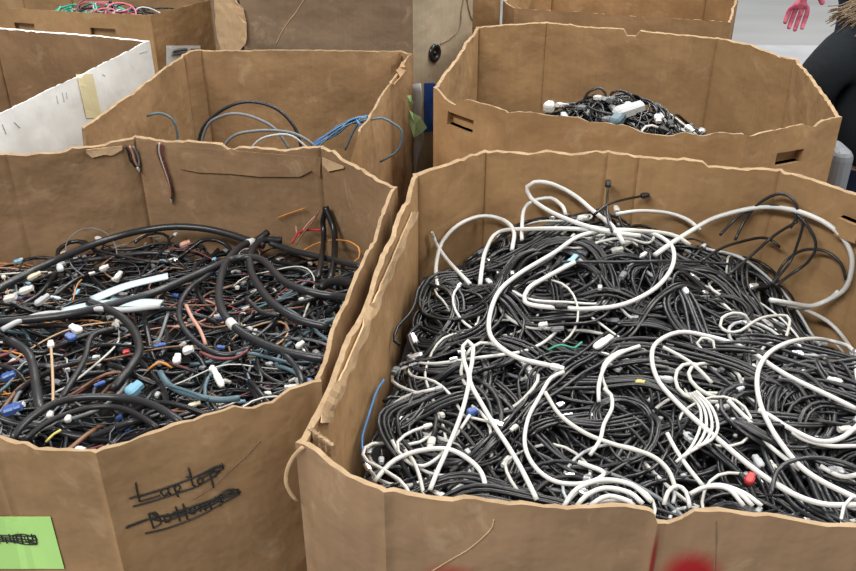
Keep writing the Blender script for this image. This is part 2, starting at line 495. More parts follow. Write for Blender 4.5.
# front right box of loose cables
polyB = [(-.172, .935), (-.053, .842), (.282, .815), (.93, .765), (1.06, .90), (1.13, 1.48), (.93, 1.70), (.787, 1.868), (.49, 1.953), (.134, 1.986), (-.030, 1.845)]
cB = np.mean(np.array(polyB), 0)
RED = (.31, .010, .014)
def loc_on_front(px, py):                       # object-space position of a photo point on the front wall line
    d = ray(px, py)
    a, b_ = np.array(polyB[1]), np.array(polyB[3])
    e = b_ - a
    A_ = np.array([[d[0], -e[0]], [d[1], -e[1]]]); t, s = np.linalg.solve(A_, a)
    p = CAM + d * t
    return (p[0] - cB[0], p[1] - cB[1], p[2])
s1 = loc_on_front(455, 586); s2 = loc_on_front(690, 576); s3 = loc_on_front(652, 560)
M['card_B'] = cardboard('sprayed_cardboard', (.285, .182, .104), sprays=[(s1, (.058, .062), RED, .35), (s2, (.050, .062), RED, .35), (s3, (.006, .075), (.25, .03, .025), .2)])
boxB, BB = make_box('cardboard_box', polyB, 1.0, th=.009,
    bulge={0: .010, 1: .012, 2: .02, 3: .012, 9: .0, 10: -.004, 8: .01, 7: .01},
    notches={10: [(0, .0), (.05, .004), (.12, -.012), (.22, -.004), (.3, -.010), (.42, .0), (.6, -.006), (.75, .004), (.9, -.008), (1, 0)],
             0: [(0, 0), (.3, -.004), (.6, -.006), (1, 0)],
             1: [(0, 0), (.25, -.006), (.32, .004), (.6, -.003), (.93, -.004), (1, -.014)],
             2: [(0, -.024), (.03, -.028), (.07, -.004), (.2, 0), (.3, -.008), (.5, 0), (1, 0)],
             9: [(0, 0), (.5, -.002), (1, 0)],
             7: [(0, .0), (.25, -.008), (.5, -.012), (.51, 0), (1, 0)],
             8: [(0, 0), (.3, .004), (.42, -.004), (.6, 0), (.7, -.006), (1, 0)]},
    slots=[(6, .04, .28, .908, .948)],
    mats=[M['card_B'], M['edge'], M['card_warm']], jitter=.003, creases={8: [.20]})
tag(boxB, 'nearest brown box, marked with red spray paint and heaped with black and white cables', 'box')

# front left box
polyA = [(-1.24, 1.12), (-1.10, 1.0), (-.59, .949), (-.435, .914), (-.160, 1.072), (-.070, 1.775), (-.25, 1.999), (-.715, 2.085), (-.987, 1.974), (-1.24, 1.80)]
boxA, BA = make_box('cardboard_box', polyA, 1.0, th=.008,
    bulge={4: -.006, 3: .012, 2: .01, 6: -.012, 7: .004, 5: .0},
    notches={3: [(0, 0), (.1, .003), (.45, .004), (.60, .004), (.66, -.010), (.72, -.006), (.78, -.014), (.84, .002), (1, 0)],
             2: [(0, 0), (.3, -.005), (.38, .004), (.5, -.006), (1, 0)],
             4: [(0, 0), (.1, -.015), (.2, .0), (.35, -.012), (.45, .0), (.6, -.006), (.7, -.02), (.78, -.004), (1, 0)],
             5: [(0, 0), (.5, .004), (.7, .0), (.8, .012), (1, .006)],
             6: [(0, .006), (.12, .0), (.2, -.004), (.42, .0), (.45, -.012), (.49, -.012), (.51, -.001), (.75, .0), (.8, -.006), (1, -.002)],
             7: [(0, 0), (.25, -.012), (.5, -.008), (.6, -.02), (1, 0)]},
    mats=[M['card'], M['edge'], M['card_in']], jitter=.003)
tag(boxA, 'front left brown wiring box with crossed-out marker writing, full of wiring harnesses', 'box')

# middle left box
polyC = [(-.865, 2.14), (-.170, 2.115), (-.105, 2.50), (-.052, 2.80), (-.085, 2.838), (-.72, 2.845), (-.765, 2.79)]
boxC, BC = make_box('cardboard_box', polyC, 1.0, th=.007, bulge={2: .004, 5: .004, 6: 0, 0: -.008, 1: .004},
                    notches={0: [(0, -.075), (.04, -.09), (.96, -.09), (1, -.0)], 5: [(0, .0), (.3, .006), (.6, .008), (1, 0)]},
                    mats=[M['card'], M['edge'], M['card']], jitter=.0014)
tag(boxC, 'nearly empty brown box with dark cable loops and a blue cable, behind the wiring box', 'box')

# middle right box
polyD = [(.02, 2.465), (.209, 2.262), (.774, 2.085), (1.057, 2.215), (1.138, 2.754), (.96, 2.989), (.418, 3.204), (.168, 3.134)]
boxD, BD = make_box('cardboard_box', polyD, 1.0, th=.009, bulge={1: .012, 0: .006, 7: 0, 6: 0},
    notches={0: [(0, 0), (.08, -.012), (.25, -.028), (.31, -.03), (.37, -.008), (.5, -.003), (1, 0)],
             1: [(0, 0), (.3, .004), (.36, -.004), (.52, -.004), (.58, -.018), (.7, -.022), (.76, -.006), (.85, -.01), (.88, 0), (1, 0)],
             2: [(0, 0), (.08, -.006), (.3, .0), (.6, .002), (.72, -.012), (.8, .0), (1, 0)],
             4: [(0, 0), (.2, -.006), (.6, .004), (1, .0)],
             5: [(0, 0), (.44, 0), (.455, -.018), (.52, -.020), (.53, 0), (.7, -.002), (1, 0)],
             7: [(0, 0), (.3, -.004), (.5, .0), (1, 0)]},
    slots=[(0, .21, .62, .908, .946), (2, .36, .64, .900, .936)],
    mats=[M['card_warm'], M['edge'], M['card_warm']], jitter=.0022)
tag(boxD, 'eight-sided brown box with hand slots and a small black cable heap', 'box')

# white-sided box
polyE = [(-1.68, 2.28), (-1.135, 2.14), (-.917, 2.952), (-1.50, 3.13), (-1.88, 2.9)]
boxE, BE = make_box('cardboard_box', polyE, 1.0, th=.008, bulge={1: .004, 2: .01, 0: .0}, mats=[M['card_white'], M['edge_white'], M['card_in']], jitter=.001)
tag(boxE, 'empty box at the left edge with white outer sides and a yellowed tape strip', 'box')

# back left box of cords
polyF = [(-1.72, 3.44), (-1.005, 3.307), (-.835, 3.548), (-.80, 4.15), (-.95, 4.35), (-1.70, 4.40), (-1.85, 4.2), (-1.85, 3.6)]
boxF, BF = make_box('cardboard_box', polyF, 1.0, th=.008, bulge={0: .008, 1: .004}, slots=[(0, .22, .37, .908, .948), (0, .66, .82, .905, .945)],
                    mats=[M['card_warm'], M['edge'], M['card']], jitter=.001)
tag(boxF, 'brown box at the back left with two hand slots, holding teal and pink cords', 'box')

# tall box between
polyG = [(-.71, 3.03), (-.588, 2.895), (-.05, 2.878), (.150, 3.175), (.17, 3.85), (.02, 3.98), (-.6, 3.98), (-.72, 3.85)]
boxG, BG = make_box('cardboard_box', polyG, 1.19, th=.008, bulge={1: .0, 2: .004, 0: 0}, mats=[M['card_grey'], M['edge'], M['card_in'], M['card_wrap']], edge_mats={2: 3}, jitter=.001)
tag(boxG, 'tall greyish box behind the nearly empty box, wearing blue tape and a black round cap', 'box')

# back right box
polyH = [(.292, 3.53), (.324, 3.416), (1.062, 3.204), (1.19, 3.55), (1.33, 4.02), (1.25, 4.14), (.58, 4.33), (.49, 4.27)]
boxH, BH = make_box('cardboard_box', polyH, 1.0, th=.008, bulge={1: .006, 2: .0}, mats=[M['card'], M['edge'], M['card_warm']], jitter=.0012)
tag(boxH, 'open brown box at the top, directly behind the eight-sided box', 'box')

# box further back
polyJ = [(-.55, 4.55), (.35, 4.50), (.36, 5.4), (-.55, 5.4)]
boxJ, BJ = make_box('cardboard_box', polyJ, 1.0, th=.008, bulge={}, mats=[M['card_warm'], M['edge'], M['card']], jitter=.001)
tag(boxJ, 'farthest brown box, a narrow strip seen behind the tall greyish box', 'box')

#PARTS_BEGIN
# ------------------------------------------------------------------ parts fixed to the boxes
def project_rows(name, box, rows, nu, m, parent, off=.0015, thick=.0012, wob=0.0):
    """sheet on the wall from rows of (y, x_left, x_right) in the photograph"""
    V = []; Nn = []
    for j, (y, a, b_) in enumerate(rows):
        for i in range(nu + 1):
            h = wall_hit(box, a + (b_ - a) * i / nu, y, off)
            if h is None: h = (Vector(V[-1]), Nn[-1])
            V.append(tuple(h[0] + h[1] * wob * (1 + noise.noise(Vector((i * .6, j * .8, 3)))))); Nn.append(h[1])
    k = len(V); W = nu + 1; nv = len(rows) - 1
    V2 = V + [tuple(Vector(V[i]) + Nn[i] * thick) for i in range(k)]
    Fc = []
    for j in range(nv):
        for i in range(nu):
            a = j * W + i
            Fc.append((k + a, k + a + W, k + a + W + 1, k + a + 1)); Fc.append((a, a + 1, a + W + 1, a + W))
    rim = list(range(W)) + [j * W + nu for j in range(1, nv + 1)] + [nv * W + i for i in range(nu - 1, -1, -1)] + [j * W for j in range(nv - 1, 0, -1)]
    for a, b_ in zip(rim, rim[1:] + rim[:1]): Fc.append((a, b_, k + b_, k + a))
    return mesh_obj(name, V2, Fc, m, parent, smooth=False)

def ink(name, box, strokes, m, parent, r=.0016, off=.0008):
    V = []; Fc = []
    for s in strokes:
        rr = r
        if isinstance(s, tuple): rr, s = s
        q = resample([(a, b_, 0) for a, b_ in s], 2.0) if len(s) > 2 else np.array([(s[0][0] + (s[1][0] - s[0][0]) * t, s[0][1] + (s[1][1] - s[0][1]) * t, 0) for t in np.linspace(0, 1, 8)])
        P = []
        for (a, b_, _) in q:
            h = wall_hit(box, a, b_, off)
            if h: P.append(np.array(h[0]))
        if len(P) > 2: tube(np.array(P), rr, 5, 1.0, V, Fc)
    return mesh_obj(name, V, Fc, m, parent)

# crossed-out marker writing: Laptop / Bottoms
def zc(pts): return [(80 + x / 3.567, 440 + y / 3.567) for x, y in pts]
lt = [zc(s) for s in [
    [(198, 150), (204, 185), (212, 218)], [(212, 218), (245, 208), (285, 196)],                        # L
    [(312, 172), (295, 172), (288, 188), (298, 198), (314, 186)], [(314, 172), (316, 186), (324, 194)],        # a
    [(334, 164), (340, 182), (350, 202)], [(336, 168), (350, 158), (358, 168), (352, 180), (342, 182)],        # p
    [(386, 98), (394, 126), (402, 160), (410, 164)], [(378, 132), (398, 124)],                              # t
    [(428, 132), (418, 142), (424, 156), (436, 150), (438, 136), (428, 132)],                               # o
    [(462, 112), (468, 138), (476, 168)], [(463, 118), (476, 106), (488, 112), (484, 128), (470, 132)],        # p
    [(244, 262), (254, 290), (262, 314)], [(246, 262), (266, 256), (276, 268), (258, 284)], [(258, 284), (282, 276), (288, 296), (262, 312)],  # B
    [(312, 262), (300, 272), (304, 292), (318, 290), (322, 272), (312, 262)],                               # o
    [(340, 236), (348, 262), (356, 288)], [(330, 258), (352, 250)], [(366, 226), (374, 254), (382, 280)], [(356, 250), (380, 240)],   # t t
    [(400, 236), (390, 246), (396, 262), (410, 258), (412, 244), (400, 236)],                               # o
    [(424, 232), (430, 254)], [(426, 238), (440, 226), (448, 250)], [(447, 236), (458, 220), (468, 244)],      # m
    [(500, 200), (488, 208), (496, 218), (508, 220), (498, 234)],                                           # s
]]
st = [zc(s) for s in [
    [(175, 207), (250, 186), (330, 160), (400, 134), (460, 106), (514, 90)], [(188, 236), (260, 216), (340, 190), (420, 162), (500, 112)],
    [(210, 200), (300, 172), (380, 142), (450, 114), (508, 84)], [(420, 140), (470, 116), (512, 100), (490, 92), (450, 110)],
    [(162, 313), (215, 292), (270, 272), (330, 262), (400, 236), (470, 212), (530, 190), (572, 184)],
    [(232, 332), (300, 316), (370, 292), (440, 262), (510, 222), (570, 190)],
    [(165, 308), (240, 282), (300, 286), (380, 262), (460, 232), (540, 180), (566, 176)], [(440, 246), (500, 214), (560, 182), (530, 176), (480, 206)],
    [(250, 262), (300, 272), (352, 262), (400, 250), (450, 226), (500, 204)]]]
o = ink('marker_writing', BA, [(.00125, s) for s in lt] + [(.0014, s) for s in st], M['ink'], boxA, .0014)
o['label'] = 'crossed-out black handwriting'
o = ink('scratch', BA, [zc([(642, 0), (600, 48), (545, 98), (490, 150), (440, 186), (400, 210)])], M['card_grey'], boxA, .0007)
# lime green label
gl = project_rows('label', BA, [(517 - 1 + j * (52 / 10), -42 + .6 * j, 51 + 1.4 * j) for j in range(11)], 14, M['limelabel'], boxA, off=.0012, thick=.0006)
gl['label'] = 'lime green paper label'
sc_ = []
for k in range(20):
    x = -36 + k * 3.8
    sc_.append([(x, 533 + (k % 3) * 1.5), (x + 2, 540 + (k % 2) * 2)])
sc_ += [[(-38, 532), (0, 534), (28, 535), (36, 534)], [(-38, 538), (0, 538), (20, 540), (38, 542)], [(-36, 542), (5, 540), (26, 543), (38, 543)], [(10, 535), (24, 533), (38, 538), (26, 541)], [(-30, 535), (0, 536), (36, 539)]]
h_ = ink('marker_writing', BA, [(.0011, s) for s in sc_], M['ink'], boxA, off=.0024)
h_['label'] = 'illegible black scribble on the green label'
# peeled liner along the inside of the back rim
rows = []
top = [(100, 146), (135, 141), (200, 142), (260, 147), (300, 150), (322, 153)]
def strip(name, box, xs, ytop, ybot, m, parent, nrow=5, **kw):
    V = []; Nn = []; nu = len(xs) - 1
    for j in range(nrow + 1):
        for i, x in enumerate(xs):
            y = ytop(x) + (ybot(x) - ytop(x)) * j / nrow
            h = wall_hit(box, x, y, kw.get('off', .002))
            if h is None: h = (Vector(V[-1]) if V else Vector((0, 0, 0)), Nn[-1] if Nn else Vector((0, -1, 0)))
            V.append(tuple(h[0] + h[1] * kw.get('wob', .003) * (1 + noise.noise(Vector((x * .08, y * .08, 3)))))); Nn.append(h[1])
    k = len(V); W = nu + 1
    V2 = V + [tuple(Vector(V[i]) + Nn[i] * kw.get('thick', .003)) for i in range(k)]
    Fc = []
    for j in range(nrow):
        for i in range(nu):
            a = j * W + i
            Fc.append((k + a, k + a + W, k + a + W + 1, k + a + 1)); Fc.append((a, a + 1, a + W + 1, a + W))
    rim = list(range(W)) + [j * W + nu for j in range(1, nrow + 1)] + [nrow * W + i for i in range(nu - 1, -1, -1)] + [j * W for j in range(nrow - 1, 0, -1)]
    for a, b_ in zip(rim, rim[1:] + rim[:1]): Fc.append((a, b_, k + b_, k + a))
    return mesh_obj(name, V2, Fc, m, parent, smooth=False)
ip = lambda xs, ys: (lambda x: float(np.interp(x, xs, ys)))
strip('peeled_liner', BA, list(range(180, 322, 4)), ip([180, 322], [146, 157]), ip([180, 200, 230, 260, 300, 312, 321], [168, 172, 173, 176, 176, 170, 178]), M['card_in'], boxA, wob=.001, thick=.002)
strip('peeled_liner', BA, list(range(86, 124, 3)), ip([86, 124], [149, 145]), ip([86, 92, 104, 112, 124], [152, 157, 154, 155, 148]), M['flap'], boxA, wob=.001, thick=.002)
strip('peeled_liner', BA, list(range(324, 346, 3)), ip([324, 345], [157, 166]), ip([324, 330, 345], [164, 171, 168]), M['flap'], boxA, wob=.001, thick=.002)
# front right box: torn layers on the near left corner and wall
rowsL = [(212 + 6 * i, 404 - 2.62 * i * 1.0, 409 - 2.55 * i + 1.5 * math.sin(i * 1.3)) for i in range(36)]
tl = project_rows('torn_liner', BB, [(y, a + 6, b_ + 7) for y, a, b_ in rowsL], 3, M['flap'], boxB, off=.001, thick=.003, wob=.002)
tl['label'] = 'pale torn liner strip down the left wall'
def corrugated(name, a, b_, w_, drop, m, parent):
    a = np.array(a); b_ = np.array(b_); n = 40; V = []; Fc = []
    d = b_ - a; L_ = np.linalg.norm(d[:2]); nn = np.array([d[1], -d[0], 0]) / L_
    for i in range(n + 1):
        p = a + d * i / n; s = .0022 * math.sin(i * math.pi * .9)
        for k_, (o_, z_) in enumerate([(0, 0), (0, -drop), (w_, -drop), (w_, .0)]):
            q = p + nn * (o_ + s) + np.array([0, 0, z_ + .004 * noise.noise(Vector((i * .5, k_, 2)))])
            V.append(tuple(q))
    for i in range(n):
        for k_ in range(4):
            Fc.append((i * 4 + k_, (i + 1) * 4 + k_, (i + 1) * 4 + (k_ + 1) % 4, i * 4 + (k_ + 1) % 4))
    Fc.append((3, 2, 1, 0)); Fc.append((n * 4, n * 4 + 1, n * 4 + 2, n * 4 + 3))
    return mesh_obj(name, V, Fc, m, parent, smooth=False)
co = corrugated('torn_fluting', on(307, 428, .998), on(332, 446, .998), -.005, .020, M['edge'], boxB)
# thin torn strip hanging outside the near left corner
P = [CAM + ray(*p) * (Y_ / ray(*p)[1]) for p, Y_ in zip([(303, 447), (294, 456), (288, 468), (286, 482), (291, 494), (297, 501)], [.925, .925, .922, .92, .92, .922])]
V, Fc = tube(resample(P, .006), .0009, 8, 3.2); mesh_obj('torn_strip', V, Fc, M['flap'], boxB)
ink('fold_line', BB, [[(494, 519), (490, 530), (470, 548), (450, 560), (432, 571)], ], M['flap'], boxB, .0009, off=.0004)
ink('fold_line', BB, [[(716, 520), (716, 545), (714, 571)]], M['card_grey'], boxB, .0008, off=.0003)
# middle left box: folded corner flap
strip('corner_flap', BC, [391, 394, 397, 400, 403], ip([391, 403], [60, 54]), ip([391, 403], [84, 70]), M['card'], boxC, wob=.005, thick=.003, off=.003)
# tall box fittings
rg = wall_hit(BG, 434, 53, .001)
if rg:
    V = []; Fc = []; nr = rg[1]; U = nr.cross(Vector((0, 0, 1))).normalized(); W_ = U.cross(nr)
    prof = [(.030, 0), (.030, .006), (.026, .009), (.017, .009), (.015, .003), (.006, .003), (.005, .007), (0.0005, .007)]
    for (r_, h_) in prof:
        for k in range(28):
            a = k * 2 * math.pi / 28; V.append(tuple(rg[0] + (U * math.cos(a) + W_ * math.sin(a)) * r_ + nr * h_))
    for j in range(len(prof) - 1):
        for k in range(28): Fc.append((j * 28 + k, (j + 1) * 28 + k, (j + 1) * 28 + (k + 1) % 28, j * 28 + (k + 1) % 28))
    mesh_obj('round_cap', V, Fc, M['black'], boxG)['label'] = 'black round plastic cap'
bt = project_rows('tape', BG, [(83 + 4.4 * j, 424 - .0 * j, 434.5) for j in range(12)], 3, M['tapeblue'], boxG, off=.0015)
bt['label'] = 'blue tape strip'
fl = project_rows('torn_flap', BG, [(-14, 217, 236), (-4, 217, 238), (3, 217, 240), (8, 217, 243), (14, 218, 244), (22, 218, 246), (30, 219, 247), (37, 220, 246), (43, 222, 245), (50, 224, 243), (56, 226, 242)], 8, M['flap'], boxG, off=.003, thick=.004, wob=.004)
fl['label'] = 'pale torn cardboard flap'
ink('fold_line', BG, [[(305, -2), (296, 12), (284, 28), (276, 44)]], M['flap'], boxG, .0016, off=.0006)
ink('fold_line', BG, [[(464, -6), (461, 10), (459, 28), (450, 38), (440, 44)], [(466, -4), (469, 12), (474, 24)]], M['card_grey'], boxG, .003, off=.001)
gf = []
pg = [np.array(wall_hit(BG, *p, .012)[0]) for p in [(411, 92), (413, 106), (412, 118), (416, 130), (421, 138)] if wall_hit(BG, *p, .012)]
# crumpled green film tag stuck at the corner of the middle left box
V = []; Fc = []
A0 = [(407, 96), (411, 95), (413, 103), (410, 110)], [(409, 110), (413, 113), (421, 118), (427, 128), (420, 134), (414, 138), (411, 128), (408, 118)]
for pts in A0:
    b0 = len(V); n_ = len(pts); c_ = np.mean(np.array(pts), 0)
    def fp(p, k): 
        d = ray(*p); Y = 2.68 + .014 * math.sin(k * 2.1); return CAM + d * (Y / d[1])
    ring = [fp(p, k) for k, p in enumerate(pts)]; cc = fp(tuple(c_), 1.2)
    for dy in (0, .0012):
        V.append(tuple(cc + np.array([0, dy - .008, 0]))); V.extend(tuple(r + np.array([0, dy, 0])) for r in ring)
    for i in range(n_):
        j = (i + 1) % n_
        Fc.append((b0, b0 + 1 + j, b0 + 1 + i)); Fc.append((b0 + n_ + 1, b0 + n_ + 2 + i, b0 + n_ + 2 + j)); Fc.append((b0 + 1 + i, b0 + 1 + j, b0 + n_ + 2 + j, b0 + n_ + 2 + i))
tg = mesh_obj('sticker', V, Fc, M['film'], boxC, smooth=False); tg['label'] = 'crumpled pale green sticker'
# clear wrap strip hanging between the two middle boxes
P = [CAM + ray(*p) * (2.80 / ray(*p)[1]) for p in [(416, 84), (417, 100), (416, 120), (419, 140), (414, 158), (411, 178)]]
V, Fc = tube(resample(P, .02), .002, 8, 8.0, ribs=1)
tag(mesh_obj('plastic_wrap', V, Fc, M['pgrey']), 'strip of crumpled plastic wrap hanging between the two middle boxes', 'wrap')
# shipping label on the back left box
wl = project_rows('label', BF, [(45.5 + 3 * j, 166, 200) for j in range(11)], 6, M['paper'], boxF, off=.0015, thick=.001); wl['label'] = 'white paper label'
ink('print', BF, [(.006, [(172, 51), (180, 49.5), (186, 49.5)]), (.005, [(171, 54), (182, 53.5), (194, 53)]), (.002, [(190, 49), (198, 49)])], M['grey'], boxF, off=.003)
# tape strip and faint marks on the white side
project_rows('tape', BE, [(74 + 4 * j, 76 + .9 * j + (0), 92 + .9 * j) for j in range(12)], 4, M['tapeyel'], boxE, off=.0012)['label'] = 'yellowed clear tape'
for s_ in [[(56, 95), (58, 104)], [(62, 92), (64, 102)], [(66, 92), (67, 99)], [(102, 74), (105, 76)], [(2, 124), (6, 134)], [(14, 122), (20, 128)], [(140, 53), (147, 51)]]: ink('faint_mark', BE, [s_], M['pgrey'], boxE, .0010)

# ------------------------------------------------------------------ people
def skin(name, verts, edges, radii, m, parent=None, sub=2):
    org = Vector(verts[0][:2] + (0,)) if parent is None else None
    me = bpy.data.meshes.new(name)
    o = bpy.data.objects.new(name, me); C.objects.link(o)
    base = org if parent is None else world_loc(parent)
    me.from_pydata([tuple(Vector(v) - base) for v in verts], edges, [])
    me.materials.append(m)
    if parent is None: o.location = base
    else: o.parent = parent
    md = o.modifiers.new('skin', 'SKIN'); md.use_smooth_shade = True; md.branch_smoothing = .6
    sv = me.skin_vertices[0].data
    for i, r_ in enumerate(radii):
        sv[i].radius = r_ if isinstance(r_, tuple) else (r_, r_)
        sv[i].use_root = (i == 0)
    s_ = o.modifiers.new('sub', 'SUBSURF'); s_.levels = sub; s_.render_levels = sub
    return o
def chain(V, E, R, pts, rad, root=None):
    prev = root
    for p, r_ in zip(pts, rad):
        V.append(tuple(p)); R.append(r_); k = len(V) - 1
        if prev is not None: E.append((prev, k))
        prev = k
    return prev
def hand(V, E, R, wr, root, d, side, s=1.0, spread=.25, curl=.35):
    """palm and five unequal bent fingers along direction d; side = thumb direction"""
    d = Vector(d).normalized(); side = Vector(side).normalized(); nrm = d.cross(side)
    w0 = Vector(wr)
    palm = chain(V, E, R, [w0 + d * .045 * s, w0 + d * .085 * s], [(.030 * s, .016 * s), (.030 * s, .014 * s)], root)
    for k, (L_, o_) in enumerate([(.072, .030), (.080, .010), (.074, -.010), (.058, -.028)]):
        b0 = w0 + d * .095 * s + side * o_ * s
        dd = (d + side * (o_ * 6 * spread)).normalized()
        c1 = (dd + nrm * curl * .6).normalized(); c2 = (dd + nrm * curl * 1.5).normalized()
        chain(V, E, R, [b0, b0 + dd * L_ * .45 * s, b0 + dd * L_ * .45 * s + c1 * L_ * .3 * s, b0 + dd * L_ * .45 * s + c1 * L_ * .3 * s + c2 * L_ * .25 * s],
              [.0095 * s, .0088 * s, .0080 * s, .0068 * s], palm)
    t0 = w0 + d * .03 * s + side * .028 * s; td = (d * .7 + side * .7).normalized()
    chain(V, E, R, [t0, t0 + td * .032 * s, t0 + td * .03 * s + (td + d * .4).normalized() * .03 * s], [.013 * s, .011 * s, .009 * s], palm - 1)

def head_parts(o, c, f, hair_to, spread=.12):
    """nose, ears and long hair around a head centre c facing f"""
    f = Vector(f).normalized(); s = f.cross(Vector((0, 0, 1))); c = Vector(c)
    V = []; Fc = []
    for i in range(420):
        a = rng.uniform(0, 2 * math.pi)
        dirv = f * math.cos(a) + s * math.sin(a)
        if math.cos(a) > .45: continue
        p0 = c + Vector((0, 0, .125)) + dirv * .02
        p1 = c + Vector((0, 0, .085)) + dirv * .092
        p2 = c + Vector((0, 0, 0)) + dirv * .112
        p3 = c + Vector((0, 0, -.12)) + dirv * (.105 + rng.uniform(-.01, .02))
        p4 = c + Vector((0, 0, hair_to + rng.uniform(-.03, .03))) + dirv * (spread + rng.uniform(-.02, .02))
        tube(resample([np.array(p) for p in (p0, p1, p2, p3, p4)], .03), np.linspace(.0055, .0015, len(resample([np.array(p) for p in (p0, p1, p2, p3, p4)], .03))), 5, 1.0, V, Fc)
    mesh_obj('hair', V, Fc, M['hair'], o)['label'] = 'long fair hair'

# seated person right of the eight-sided box
px_, py_ = 1.475, 2.86
V = []; E = []; R = []
V.append((px_, py_, .53)); R.append((.15, .12))
t = chain(V, E, R, [(px_, py_ - .01, .70), (px_, py_ - .01, .86), (px_, py_, .99), (px_, py_ + .02, 1.09)], [(.11, .09), (.12, .09), (.11, .08), (.05, .05)], 0)
h0 = chain(V, E, R, [(px_, py_ + .03, 1.16), (px_, py_ + .045, 1.24), (px_, py_ + .05, 1.32)], [(.055, .055), (.085, .095), (.07, .08)], t)
chest = t - 1
chain(V, E, R, [(px_, py_ + .14, 1.24), (px_, py_ + .165, 1.222)], [.02, .012], h0 - 1)           # face and nose point away from the boxes
for s in (-1, 1):
    e = chain(V, E, R, [(px_ + s * .155, py_, 1.015), (px_ + s * .215, py_ + .0, .88), (px_ + s * .22, py_ + .04, .76), (px_ + s * .18, py_ + .20, .68), (px_ + s * .13, py_ + .30, .64)],
              [.045, .042, .038, .032, .026], chest)
    hand(V, E, R, V[e], e, (-s * .3, .9, -.25), (-s, -.2, .2))
    chain(V, E, R, [(px_ + s * .10, py_ + .03, .52), (px_ + s * .12, py_ + .40, .53), (px_ + s * .12, py_ + .43, .30), (px_ + s * .12, py_ + .42, .09)], [.095, .070, .055, .038], 0)
per = skin('person', V, E, R, M['skin'], None)
tag(per, 'person with long fair hair in a black jacket at the right edge', 'person')
V = [(px_, py_, .60)]; E = []; R = [(.165, .135)]
t = chain(V, E, R, [(px_, py_ - .01, .75), (px_, py_, .90), (px_, py_, 1.00), (px_, py_ + .02, 1.08)], [(.17, .145), (.185, .15), (.18, .145), (.085, .085)], 0)
for s in (-1, 1):
    chain(V, E, R, [(px_ + s * .16, py_, 1.005), (px_ + s * .222, py_, .88), (px_ + s * .228, py_ + .04, .76), (px_ + s * .185, py_ + .20, .685), (px_ + s * .145, py_ + .27, .655)], [.098, .086, .078, .062, .050], t - 1)
skin('jacket', V, E, R, M['cloth_black'], per)['label'] = 'black jacket'
V = [(px_, py_, .55)]; E = []; R = [(.17, .14)]
for s in (-1, 1):
    chain(V, E, R, [(px_ + s * .105, py_ + .05, .53), (px_ + s * .12, py_ + .40, .535), (px_ + s * .12, py_ + .435, .30), (px_ + s * .12, py_ + .42, .10)], [.11, .085, .068, .055], 0)
skin('trousers', V, E, R, M['cloth_navy'], per)['label'] = 'dark navy trousers'
for s in (-1, 1):
    V = [(px_ + s * .12, py_ + .42, .06)]; E = []; R = [(.04, .04)]
    chain(V, E, R, [(px_ + s * .12, py_ + .48, .045), (px_ + s * .12, py_ + .60, .035)], [(.042, .035), (.035, .025)], 0)
    skin('shoe', V, E, R, M['cloth_black'], per)
head_parts(per, (px_, py_ + .045, 1.25), (0, 1, 0), -.17, .175)
# grey chair
ch = bpy.data.objects.new('chair', None); C.objects.link(ch); ch.location = (px_, py_, 0)
tag(ch, 'grey chair with rounded back and armrest ends under the seated person at the right edge', 'chair')
def rbox(name, c, s, r_, m, parent, rot=None):
    bm = bmesh.new(); bmesh.ops.create_cube(bm, size=1)
    bmesh.ops.scale(bm, vec=s, verts=bm.verts)
    bmesh.ops.bevel(bm, geom=bm.edges[:], offset=r_, segments=4, affect='EDGES', profile=.5)
    me = bpy.data.meshes.new(name); bm.to_mesh(me); bm.free(); me.materials.append(m)
    o = bpy.data.objects.new(name, me); C.objects.link(o); o.parent = parent
    o.location = Vector(c) - world_loc(parent)
    return o
rbox('seat', (px_, py_ + .05, .375), (.44, .46, .05), .02, M['chair'], ch)
rbox('backrest', (px_ + .03, py_ - .28, .63), (.30, .05, .28), .022, M['chair'], ch)
for s in (-1, 1):
    rbox('armrest', (px_ + s * .207, py_ - .24, .62), (.07, .13, .30), .033, M['chair'], ch)
    for q in (-1, 1):
        rbox('leg', (px_ + s * .19, py_ + .05 + q * .19, .177), (.035, .035, .35), .008, M['chair'], ch)

# standing person farther back: only the pink-gloved hand shows
hx, hy, hz = 1.66, 4.05, .975
bx_, by_ = hx + .36, 4.10
V = [(bx_, by_, .95)]; E = []; R = [(.15, .11)]
t = chain(V, E, R, [(bx_, by_, 1.10), (bx_, by_, 1.30), (bx_, by_, 1.42), (bx_, by_ + .01, 1.50), (bx_, by_ - .01, 1.58), (bx_, by_ - .02, 1.67)], [(.13, .10), (.15, .11), (.13, .09), (.055, .055), (.08, .09), (.065, .075)], 0)
chain(V, E, R, [(bx_, by_ - .12, 1.58), (bx_, by_ - .145, 1.565)], [.018, .011], t - 1)
for s in (-1, 1):
    wx = hx if s < 0 else bx_ + .30
    e = chain(V, E, R, [(bx_ + s * .17, by_, 1.40), (bx_ + s * .24, by_, 1.20), (wx - s * .02, by_ - .02, 1.06), (wx, hy, hz)], [.052, .044, .034, .025], 3)
    if s > 0: hand(V, E, R, V[e], e, (0, 0, -1), (0, -1, 0))
    chain(V, E, R, [(bx_ + s * .09, by_, .88), (bx_ + s * .10, by_, .50), (bx_ + s * .10, by_, .09)], [.09, .060, .038], 0)
p2 = skin('person', V, E, R, M['skin'], None)
tag(p2, 'standing person whose pink-gloved hand hangs down at the top right edge', 'person')
V = [(bx_, by_, .86)]; E = []; R = [(.19, .15)]
chain(V, E, R, [(bx_, by_, 1.12), (bx_, by_, 1.32), (bx_, by_, 1.42), (bx_, by_, 1.49)], [(.18, .145), (.18, .14), (.15, .12), (.07, .07)], 0)
